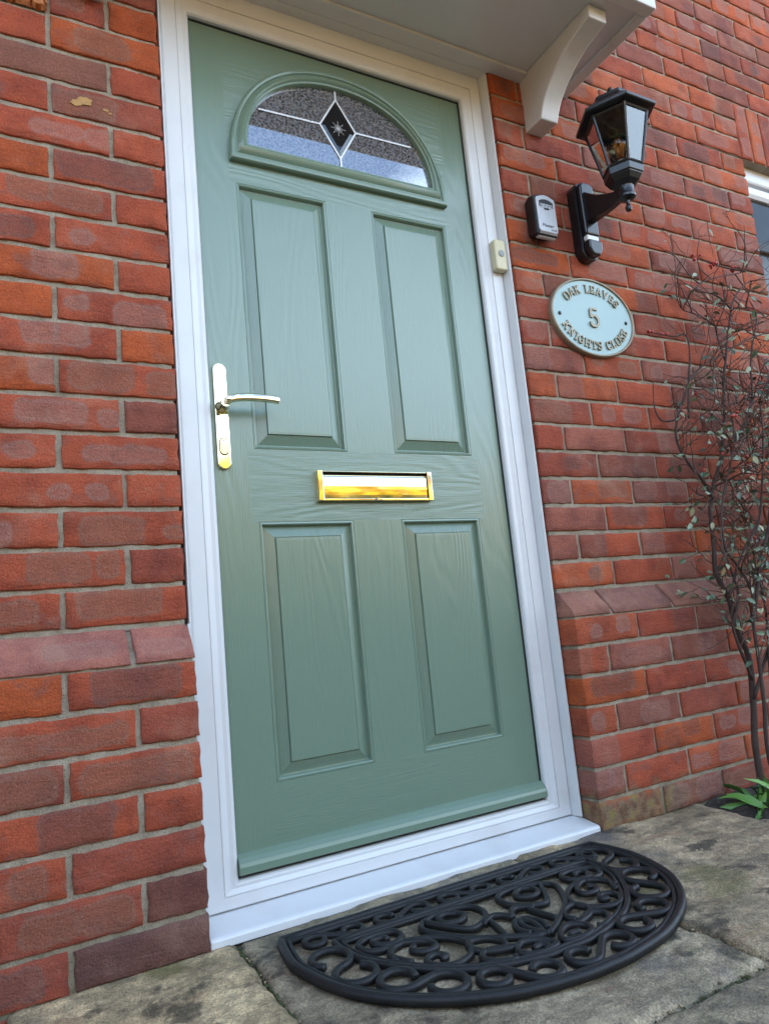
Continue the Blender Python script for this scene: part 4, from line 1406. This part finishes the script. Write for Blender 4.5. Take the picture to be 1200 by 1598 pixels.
# ------------------------------------------------------------------ doormat
mat = thing('doormat', 'black rubber half round doormat with open scrollwork lying before the door', 'doormat')
MX = -.002
half = [(.374, .174), (.386, .245), (.386, .315), (.350, .428), (.275, .519), (.165, .584), (.06, .609), (0, .612)]
outl_ = half + [(-a, b) for a, b in half[::-1][1:]]
oc_ = [(p.x, p.y) for p in catmull([(a, b, 0) for a, b in outl_], 8)]
def inset(poly, d):
    out_ = []
    n = len(poly)
    for i in range(n):
        a, b = poly[max(i - 1, 0)], poly[min(i + 1, n - 1)]
        t = Vector((b[0] - a[0], b[1] - a[1])).normalized()
        nn = Vector((-t.y, t.x))
        out_.append((poly[i][0] + nn.x * d, poly[i][1] + nn.y * d))
    return out_
ridge = lambda w_, h: [(-w_, 0), (-w_ * .96, h * .5), (-w_ * .62, h * .74), (0, h * .80), (w_ * .62, h * .74), (w_ * .96, h * .5), (w_, 0)]
def mat_path(bm, pts, w_, h, z=.001, closed=False):
    tube(bm, [(MX + a, -b, z) for a, b in pts], 1.0, prof=ridge(w_, h), up=(0, 0, 1), closed=closed)
# direction test so that the inset goes inwards
sgn = 1 if inset(oc_, .01)[len(oc_) // 2][1] < oc_[len(oc_) // 2][1] else -1
bm = bmesh.new()
full = oc_
loop_out = inset(full, sgn * .007)
def closed_band(d, w_, h, back):
    p = inset(full, sgn * d)
    lim = back
    p = [q for q in p if q[1] > lim + .004]
    p = [(p[0][0], lim)] + p + [(p[-1][0], lim)]
    k = 14
    a, b = p[-1], p[0]
    p = p + [(a[0] + (b[0] - a[0]) * i / k, lim) for i in range(1, k)]
    mat_path(bm, p, w_, h, closed=True)
closed_band(.008, .0075, .0165, .182)
closed_band(.0205, .0045, .0125, .1945)
obj('mat_rim', bm, 'rubber', mat, smooth=True)
bm = bmesh.new()
ih = [(.2945, .2475), (.2915, .30), (.2765, .352), (.224, .427), (.152, .486), (.055, .5195), (0, .522)]
il = ih + [(-a, b) for a, b in ih[::-1][1:]]
ic = [(p.x, p.y) for p in catmull([(a, b, 0) for a, b in il], 8)]
ic2 = ic + [(-.2945 + .589 * i / 14, .2475) for i in range(1, 14)]
mat_path(bm, ic2, .0055, .0125, closed=True)
i3 = inset(ic, sgn * .011)
i3 = [(i3[0][0], .259)] + [q for q in i3 if q[1] > .262] + [(i3[-1][0], .259)]
mat_path(bm, i3 + [(i3[-1][0] + (i3[0][0] - i3[-1][0]) * i / 14, .259) for i in range(1, 14)], .0035, .0105, closed=True)
obj('inner_band', bm, 'rubber', mat, smooth=True)
# border scrolls: S-shapes running round the band
bm = bmesh.new()
def band_centre():
    o_ = inset(full, sgn * .026); i_ = inset(ic, -sgn * .006)
    def at(poly, t):
        L = [0]
        for p, q in zip(poly, poly[1:]):
            L.append(L[-1] + math.hypot(q[0] - p[0], q[1] - p[1]))
        s = t * L[-1]
        for i in range(len(L) - 1):
            if L[i + 1] >= s:
                f_ = (s - L[i]) / max(1e-9, L[i + 1] - L[i])
                return Vector((poly[i][0] + (poly[i + 1][0] - poly[i][0]) * f_, poly[i][1] + (poly[i + 1][1] - poly[i][1]) * f_))
        return Vector(poly[-1])
    return lambda t: (at(o_, t), at(i_, t))
bc_ = band_centre()
def spiral(c, r0, a0, turn, tail, n=22):
    out_ = []
    for i in range(n + 1):
        t = i / n
        r = r0 * (1 - tail * t)
        a = a0 + turn * t
        out_.append((c.x + r * math.cos(a), c.y + r * math.sin(a)))
    return out_
def s_scroll(bm, c1, c2, r1, r2, w_=.0064, h=.0134, flip=1):
    d = (c2 - c1)
    an = math.atan2(d.y, d.x)
    be = math.acos(min(.98, (r1 + r2) / max(d.length, 1e-6)))
    # curl 1 unwinds, crosses over and winds into curl 2
    s1 = spiral(c1, r1, an + flip * be, flip * R(300), .24)[::-1]
    s2 = spiral(c2, r2, an + math.pi + flip * be, flip * R(300), .24)
    mid = [tuple((Vector(s1[-1]) * (1 - t) + Vector(s2[0]) * t)) for t in (.33, .66)]
    pts = [(p.x, p.y) for p in catmull([(a, b, 0) for a, b in s1[::2] + mid + s2[::2]], 3)]
    mat_path(bm, pts, w_, h)
NP = 7
for i in range(NP):
    for fl in (0,):
        ta = .022 + i * .962 / NP
        tb = ta + .962 / NP * .53
        (o1, i1), (o2, i2) = bc_(ta), bc_(tb)
        c1, c2 = o1.lerp(i1, .46), o2.lerp(i2, .54)
        rr_ = min((o1 - i1).length, (o2 - i2).length) * .455
        s_scroll(bm, c1, c2, rr_, rr_, flip=1 if i % 2 else -1)
for i in range(5):
    xa = -.318 + i * .140
    c1, c2 = Vector((xa, .222)), Vector((xa + .072, .222))
    s_scroll(bm, c1, c2, .0215, .0215, .0054, .012, 1 if i % 2 else -1)
obj('border_scroll', bm, 'rubber', mat, smooth=True)
# centre scrollwork, mirrored about the middle of the mat
CS = {
    'a': [(0.243, 0.384), (0.231, 0.343), (0.193, 0.33), (0.144, 0.353), (0.118, 0.399), (0.135, 0.436), (0.172, 0.451), (0.201, 0.434), (0.203, 0.41), (0.181, 0.402), (0.17, 0.417), (0.182, 0.422)],
    'a2': [(0.224, 0.401), (0.241, 0.356), (0.209, 0.33), (0.17, 0.351), (0.164, 0.378), (0.189, 0.383), (0.204, 0.365), (0.193, 0.354)],
    'b': [(0.21, 0.334), (0.258, 0.325), (0.268, 0.290), (0.231, 0.272), (0.194, 0.280), (0.191, 0.308), (0.219, 0.323), (0.241, 0.306), (0.239, 0.289), (0.22, 0.290), (0.216, 0.301)],
    'c': [(0.076, 0.452), (0.07, 0.434), (0.086, 0.409), (0.115, 0.402), (0.126, 0.423), (0.112, 0.448), (0.083, 0.461), (0.061, 0.466)],
    'd': [(0.074, 0.462), (0.11, 0.446), (0.13, 0.461), (0.122, 0.484), (0.095, 0.498), (0.087, 0.491)],
    'e': [(0.042, 0.508), (0.009, 0.500), (0.022, 0.472), (0.051, 0.46), (0.073, 0.479), (0.066, 0.500), (0.041, 0.508), (0.025, 0.500), (0.031, 0.487), (0.049, 0.489)],
    'f': [(0.135, 0.284), (0.151, 0.315), (0.111, 0.385), (0.055, 0.431), (0.007, 0.463)],
    'g': [(0.007, 0.463), (-0.006, 0.442), (-0.010, 0.413), (-0.002, 0.396), (0.013, 0.393), (0.025, 0.422), (0.018, 0.444)],
    'h': [(0.135, 0.284), (0.093, 0.355), (0.065, 0.36), (0.029, 0.33), (0.028, 0.290), (0.051, 0.272), (0.086, 0.270), (0.112, 0.276), (0.135, 0.284)],
    'i': [(0.067, 0.292), (0.087, 0.280), (0.108, 0.291), (0.105, 0.317), (0.081, 0.323), (0.061, 0.309), (0.067, 0.292)],
    'j': [(0, .372), (0.012, 0.352), (0.031, 0.346), (0.057, 0.363)],
    'k': [(0.042, 0.363), (0.046, 0.388), (0.055, 0.428)],
}
bm = bmesh.new()
for i, (k, P) in enumerate(CS.items()):
    for s in (1, -1):
        pts = [(p.x, p.y) for p in catmull([(s * a, b, 0) for a, b in P], 5)]
        mat_path(bm, pts, .0054, .0122 + .0001 * i + (.00005 if s > 0 else 0))
obj('centre_scroll', bm, 'rubber', mat, smooth=True)

# ------------------------------------------------------------------ berry shrub trained against the wall
shrub = thing('berry_shrub', 'sparse twiggy shrub with red berries and small leaves against the brick wall', 'shrub')
ST = {
    's1': [(0.957, -0.2, -0.03), (0.97, -0.195, 0.116), (0.995, -0.189, 0.229), (1.015, -0.184, 0.347), (0.994, -0.179, 0.428), (0.984, -0.174, 0.518), (0.963, -0.168, 0.591), (0.977, -0.163, 0.673), (0.993, -0.158, 0.766), (1.03, -0.152, 0.842), (1.094, -0.147, 0.932), (1.133, -0.142, 1.012), (1.176, -0.136, 1.13), (1.206, -0.131, 1.218), (1.273, -0.126, 1.356), (1.312, -0.121, 1.451), (1.362, -0.115, 1.515), (1.467, -0.11, 1.579)],
    's2': [(1.24, -0.12, 1.242), (1.231, -0.117, 1.29), (1.227, -0.113, 1.356), (1.232, -0.11, 1.384), (1.192, -0.107, 1.402), (1.103, -0.103, 1.418), (1.083, -0.1, 1.443)],
    's3': [(0.998, -0.17, 0.805), (0.972, -0.173, 0.852), (0.918, -0.177, 0.894), (0.885, -0.18, 0.94), (0.871, -0.183, 0.987), (0.892, -0.187, 1.051), (0.935, -0.19, 1.125), (0.982, -0.193, 1.17), (1.153, -0.197, 1.261), (1.356, -0.2, 1.339)],
    's3b': [(0.903, -0.17, 1.034), (0.85, -0.16, 1.029), (0.838, -0.15, 1.074), (0.864, -0.14, 1.166)],
    's4': [(0.957, -0.24, -.03), (0.957, -0.24, 0.172), (0.98, -0.238, 0.329), (0.989, -0.236, 0.451), (1.004, -0.233, 0.544), (0.97, -0.231, 0.61), (0.931, -0.229, 0.655), (0.948, -0.227, 0.754), (1.007, -0.224, 0.864), (1.06, -0.222, 0.96), (1.074, -0.22, 1.057)],
    's5': [(0.996, -0.24, 0.542), (1.026, -0.253, 0.579), (1.051, -0.267, 0.619), (1.062, -0.28, 0.707)],
    's6': [(0.985, -0.205, 0.30), (0.941, -0.21, 0.431), (0.985, -0.205, 0.519), (0.994, -0.19, 0.623), (0.988, -0.175, 0.66), (0.972, -0.16, 0.74)],
    's7': [(1.297, -0.13, 1.445), (1.243, -0.126, 1.484), (1.15, -0.122, 1.485), (1.243, -0.118, 1.545), (1.426, -0.114, 1.601), (1.465, -0.11, 1.688)],
    's8': [(0.965, -0.16, 1.05), (1.048, -0.14, 1.3), (1.007, -0.12, 1.316), (0.938, -0.1, 1.328)],
    's9': [(1.267, -0.13, 1.354), (1.305, -0.165, 1.356), (1.367, -0.2, 1.379)],
    's10': [(1.115, -0.15, 0.961), (1.193, -0.173, 1.038), (1.253, -0.197, 1.157), (1.29, -0.22, 1.234)],
    's11': [(1.033, -0.15, 0.843), (1.082, -0.2, 0.87), (1.151, -0.25, 0.898)],
    's12': [(1.092, -0.2, 0.967), (1.202, -0.195, 1.072), (1.261, -0.19, 1.243), (1.332, -0.185, 1.381), (1.325, -0.18, 1.448)],
    's13': [(0.948, -0.2, 0.518), (1.029, -0.215, 0.646), (1.108, -0.23, 0.752), (1.152, -0.245, 0.938), (1.157, -0.26, 1.088)],
    's14': [(1.427, -0.12, 1.598), (1.348, -0.11, 1.598), (1.283, -0.1, 1.611), (1.231, -0.09, 1.63)],
    's15': [(1.0, -.22, .45), (1.08, -.23, .62), (1.2, -.22, .80), (1.30, -.21, .98), (1.42, -.2, 1.2), (1.5, -.18, 1.42)],
    's16': [(0.985, -.2, .25), (1.10, -.22, .42), (1.25, -.22, .60), (1.38, -.2, .85)],
    's17': [(0.97, -.21, -.03), (1.03, -.22, .2), (1.06, -.22, .42), (1.10, -.2, .6)],
}
RAD = {'s1': (.0095, .0022), 's3': (.0052, .0018), 's4': (.0058, .0018), 's15': (.006, .0016), 's16': (.0055, .0016), 's17': (.005, .002), 's6': (.0045, .0015), 's12': (.004, .0014), 's13': (.0045, .0016)}
bm_s, bm_t = bmesh.new(), bmesh.new()
leaves, berries = [], []
allpts = []
for k, P in ST.items():
    cl = catmull(P, 6)
    cl = [p + Vector((noise.noise(p * 9 + Vector((1, 0, 0))), noise.noise(p * 9 + Vector((0, 5, 0))) * .6, noise.noise(p * 9 + Vector((0, 0, 9))))) * .008 for p in cl]
    r0, r1 = RAD.get(k, (.0032, .0012))
    n = len(cl)
    tube(bm_s, cl, [r0 + (r1 - r0) * (i / n) * (1.0 if True else 0) + .0004 * math.sin(i * 2.1) for i in range(n)], 7)
    allpts += [(p, (cl[min(i + 1, n - 1)] - cl[max(i - 1, 0)]).normalized(), k) for i, p in enumerate(cl)]
def twig(p, d, L, r, depth):
    pts = [p]
    q = p.copy()
    steps = max(3, int(L / .022))
    for i in range(steps):
        d = (d + Vector((rng.gauss(0, .26), rng.gauss(0, .12), rng.gauss(.0, .26)))).normalized()
        q = q + d * (L / steps)
        if q.y > WY - .012:
            q.y = WY - .012
        pts.append(q.copy())
    tube(bm_t, pts, [r * (1 - .65 * i / len(pts)) for i in range(len(pts))], 5)
    for i, pp in enumerate(pts[1:], 1):
        if rng.random() < (.26 if pp.z < 1.0 else .09):
            leaves.append((pp, (pts[i] - pts[i - 1]).normalized()))
        if depth < 2 and rng.random() < (.40 if depth == 0 else .2):
            dd = (pts[i] - pts[i - 1]).normalized()
            nd = (dd + Vector((rng.gauss(0, .8), rng.gauss(-.1, .5), rng.gauss(0, .8)))).normalized()
            twig(pp, nd, L * rng.uniform(.3, .6), r * .65, depth + 1)
    if rng.random() < .035:
        for _ in range(rng.randint(1, 2)):
            berries.append(pts[-1] + Vector((rng.gauss(0, .006), rng.gauss(-.003, .004), rng.gauss(-.004, .006))))
for p, d, k in allpts:
    if p.z < .32:
        continue
    dens = .62 if p.x > 1.08 else .44
    if k in ('s8', 's14', 's3b'):
        dens = .22
    if p.z > 1.2:
        dens *= .55
    if rng.random() < dens:
        side = Vector((rng.gauss(.15, .8), rng.gauss(-.15, .4), rng.gauss(.1, .8)))
        twig(p, (d * .5 + side).normalized(), rng.uniform(.07, .24) * (1.0 if p.x > 1.0 else .6), rng.uniform(.0014, .0026), 0)
# dense old growth towards the right edge
for _ in range(170):
    p = Vector((rng.uniform(1.06, 1.5), rng.uniform(-.26, -.12), rng.uniform(.58, 1.18)))
    twig(p, Vector((rng.gauss(0, 1), rng.gauss(0, .3), rng.gauss(.2, .8))).normalized(), rng.uniform(.08, .2), rng.uniform(.0012, .002), 0)
for c0, n in (((1.231, -.09, 1.632), 5), ((1.29, -.1, 1.612), 9), ((.938, -.1, 1.33), 5), ((1.365, -.11, 1.60), 4), ((.98, -.11, 1.322), 3)):
    for _ in range(n):
        berries.append(Vector(c0) + Vector((rng.gauss(0, .016), rng.gauss(0, .006), rng.gauss(0, .007))))
for c in ((1.02, -.19, .735), (1.03, -.2, .93), (.94, -.2, .88), (.975, -.19, 1.11), (1.05, -.2, .55), (1.17, -.2, .92), (1.13, -.2, 1.06)):
    berries.append(Vector(c))
obj('stem', bm_s, 'bark', shrub, smooth=True)
obj('twig_growth', bm_t, 'twig', shrub, smooth=True)
def leaf_mesh(name, L, mat, parent, size, curl=.25, asp=.5):
    V, F, C = [], [], []
    for p, d, sz, val in L:
        nrm = Vector((rng.gauss(0, .6), rng.gauss(-.8, .5), rng.gauss(.7, .5))).normalized()
        s = d.cross(nrm)
        if s.length < .05:
            s = Vector((1, 0, 0))
        s.normalize()
        u = s.cross(d).normalized()
        b = len(V)
        prof_ = ((0, 0), (.25, .75), (.5, 1), (.78, .7), (1, 0))
        for t, wv in prof_:
            c = p + d * sz * t - u * sz * curl * t * t
            if wv == 0:
                V.append(c)
            else:
                V += [c - s * sz * asp * wv / 2 + u * sz * .08, c, c + s * sz * asp * wv / 2 + u * sz * .08]
        F += [(b, b + 1, b + 2), (b, b + 2, b + 3)]
        for r_ in (0, 3):
            F += [(b + 1 + r_, b + 4 + r_, b + 5 + r_, b + 2 + r_), (b + 2 + r_, b + 5 + r_, b + 6 + r_, b + 3 + r_)]
        F += [(b + 7, b + 10, b + 8), (b + 8, b + 10, b + 9)]
        C += [val] * 11
    me = bpy.data.meshes.new(name)
    me.from_pydata([tuple(v_) for v_ in V], [], F)
    at = me.attributes.new('rnd', 'FLOAT', 'POINT')
    at.data.foreach_set('value', C)
    return link_mesh(name, me, mat, parent, True)
LL = []
for p, d in leaves:
    d2 = (d + Vector((rng.gauss(0, .7), rng.gauss(-.3, .5), rng.gauss(0, .7)))).normalized()
    LL.append((p, d2, rng.uniform(.012, .030), min(1, max(0, rng.gauss(.45, .28)))))
leaf_mesh('foliage', LL, 'leaf', shrub, .02)
bm = bmesh.new()
bmesh.ops.create_uvsphere(bm, u_segments=12, v_segments=8, radius=1.0)
for v in bm.verts:
    v.co.z *= .92
    if v.co.z < -.85:
        v.co.z += .22
b0_ = obj('berry', bm, 'berry', shrub, smooth=True)
for i, p in enumerate(berries[-80:]):
    o = b0_ if i == 0 else b0_.copy()
    if i:
        COL.objects.link(o)
    o.location = p
    r_ = rng.uniform(.0040, .0062)
    o.scale = (r_, r_, r_)

# ------------------------------------------------------------------ green weed at the foot of the wall
weed = thing('leafy_weed', 'low bright green leafy weed at the foot of the wall', 'plant')
LL = []
for cx, cy, n in ((.905, -.215, 22), (.975, -.26, 18), (.885, -.27, 10)):
    for i in range(n):
        a = rng.uniform(0, 6.28)
        el = rng.uniform(.1, 1.1)
        d = Vector((math.cos(a) * math.cos(el), math.sin(a) * math.cos(el), math.sin(el)))
        LL.append((Vector((cx + rng.gauss(0, .008), cy + rng.gauss(0, .008), -.012)), d, rng.uniform(.05, .105), rng.random()))
leaf_mesh('weed_leaves', LL, 'weed', weed, .08, .45, .26)
weed2 = thing('small_weed', 'tiny green weed at the lower left corner of the paving', 'plant')
LL = []
for i in range(12):
    a = rng.uniform(0, 6.28); el = rng.uniform(.1, 1.0)
    LL.append((Vector((-.822, -.165, -.012)), Vector((math.cos(a) * math.cos(el), math.sin(a) * math.cos(el), math.sin(el))), rng.uniform(.015, .032), rng.random()))
leaf_mesh('weed_leaves', LL, 'weed', weed2, .08, .3, .4)

# ------------------------------------------------------------------ behind the camera: autumn foliage mirrored in brass, the rest added to steer light
gar = thing('garage', 'unseen ochre garage added across the drive to bounce warm sunlight', 'garage')  # added reflector: its sunlit ochre wall throws warm light on the door
bm = bmesh.new()
box(bm, -7, 14, -15.5, -10.5, -.05, 3.3)
obj('added_garage_wall', bm, 'render', gar)
bm = bmesh.new()
box(bm, -7.2, 14.2, -15.7, -10.3, 3.31, 3.42)
obj('added_garage_roof', bm, 'black', gar)
for x0 in (-4, 0.5, 5, 9.5):
    bm = bmesh.new()
    box(bm, x0, x0 + 2.4, -10.53, -10.46, 0, 2.1)
    obj('added_garage_door', bm, 'bark', gar)
yh = thing('autumn_hedge', 'tall yellow autumn hedge in front of the garage', 'hedge')
LL = []
for _ in range(9000):
    x = rng.uniform(-1.5, 12)
    top = 4.1 - .2 * x + .15 * math.sin(x * 5) + .1 * math.sin(x * 13)
    LL.append((Vector((x, -9.9 + rng.gauss(0, .16), rng.uniform(.1, 1) ** .6 * top)), Vector((rng.gauss(0, 1), rng.gauss(0, 1), rng.gauss(0, 1))).normalized(), rng.uniform(.09, .2), rng.random()))
leaf_mesh('hedge_leaves', LL, 'autumn', yh, .2, .2, .75)
bm = bmesh.new()
for j in range(14):
    tube(bm, [(-1.2 + j, -9.9, -.05), (-1.1 + j, -9.95, 2.0)], [.05, .02], 6)
obj('hedge_stem', bm, 'bark', yh)['kind'] = 'stuff'
bxh = thing('low_block_hedge', 'unseen low dark hedge added to hold warm bounce off the lower door', 'hedge')  # added blocker: keeps warm bounce from the foot of the door
LL = []
for _ in range(6000):
    LL.append((Vector((rng.uniform(-5.5, 13), -5.6 + rng.gauss(0, .22), rng.uniform(.02, 1.3))), Vector((rng.gauss(0, 1), rng.gauss(0, 1), rng.gauss(0, 1))).normalized(), rng.uniform(.07, .13), rng.random()))
leaf_mesh('hedge_foliage', LL, 'evergreen', bxh, .2, .2, .75)
bm = bmesh.new()
box(bm, -5.5, 13, -5.85, -5.35, -.04, 1.18)
obj('hedge_core', bm, 'evergreen_core', bxh)
hedge = thing('light_block_hedge', 'unseen tall dark hedge added on the left to block skylight', 'hedge')  # added blocker: darkens left-facing sides and the middle lantern pane
bm = bmesh.new()
for j in range(9):
    tube(bm, [(-9.2, -13.2 + j * 1.5, -.05), (-9.2, -13.2 + j * 1.5, 3.6)], [.07, .03], 6)
obj('hedge_stem', bm, 'bark', hedge)['kind'] = 'stuff'
LL = []
for _ in range(6500):
    z = rng.uniform(.02, 5.1)
    LL.append((Vector((-9.2 + rng.choice((-1, 1)) * rng.uniform(.3, .8) * (1 - z * .07), rng.uniform(-13.8, -.6), z)), Vector((rng.gauss(0, 1), rng.gauss(0, 1), rng.gauss(0, 1))).normalized(), rng.uniform(.16, .30), rng.random()))
leaf_mesh('hedge_foliage', LL, 'evergreen', hedge, .2, .2, .75)
bm = bmesh.new()
box(bm, -9.6, -8.85, -13.7, -.7, .1, 4.8)
obj('hedge_core', bm, 'evergreen_core', hedge)
for i, (tx, ty, h) in enumerate(((-4.5, -17.5, 4.4), (0.5, -18.2, 5.0), (5, -17.4, 4.2), (9.5, -18, 4.6))):
    tr = thing('autumn_tree', ['yellow autumn tree behind the left end of the garage', 'tallest yellow autumn tree behind the garage', 'shortest yellow autumn tree behind the garage', 'yellow autumn tree behind the right end of the garage'][i], 'tree', group='autumn trees behind the garage')
    bm = bmesh.new()
    tube(bm, [(tx, ty, -.05), (tx + .1, ty, h * .35), (tx, ty + .1, h * .7)], [.16, .12, .05], 8)
    for j in range(6):
        a = j * 1.05
        tube(bm, [(tx, ty, h * .35 + j * .15), (tx + math.cos(a) * .9, ty + math.sin(a) * .9, h * .55 + j * .2)], [.05, .02], 5)
    obj('trunk', bm, 'bark', tr)
    LL = []
    for _ in range(1400):
        a = rng.uniform(0, 6.28); z = rng.uniform(.25, 1.0)
        rad = 2.3 * math.sqrt(max(.05, 1 - abs(z - .55) * 1.7)) * rng.uniform(.3, 1) ** .5
        LL.append((Vector((tx + math.cos(a) * rad, ty + math.sin(a) * rad, h * z)), Vector((rng.gauss(0, 1), rng.gauss(0, 1), rng.gauss(0, 1))).normalized(), rng.uniform(.18, .34), rng.random()))
    leaf_mesh('crown', LL, 'autumn', tr, .2, .2, .7)
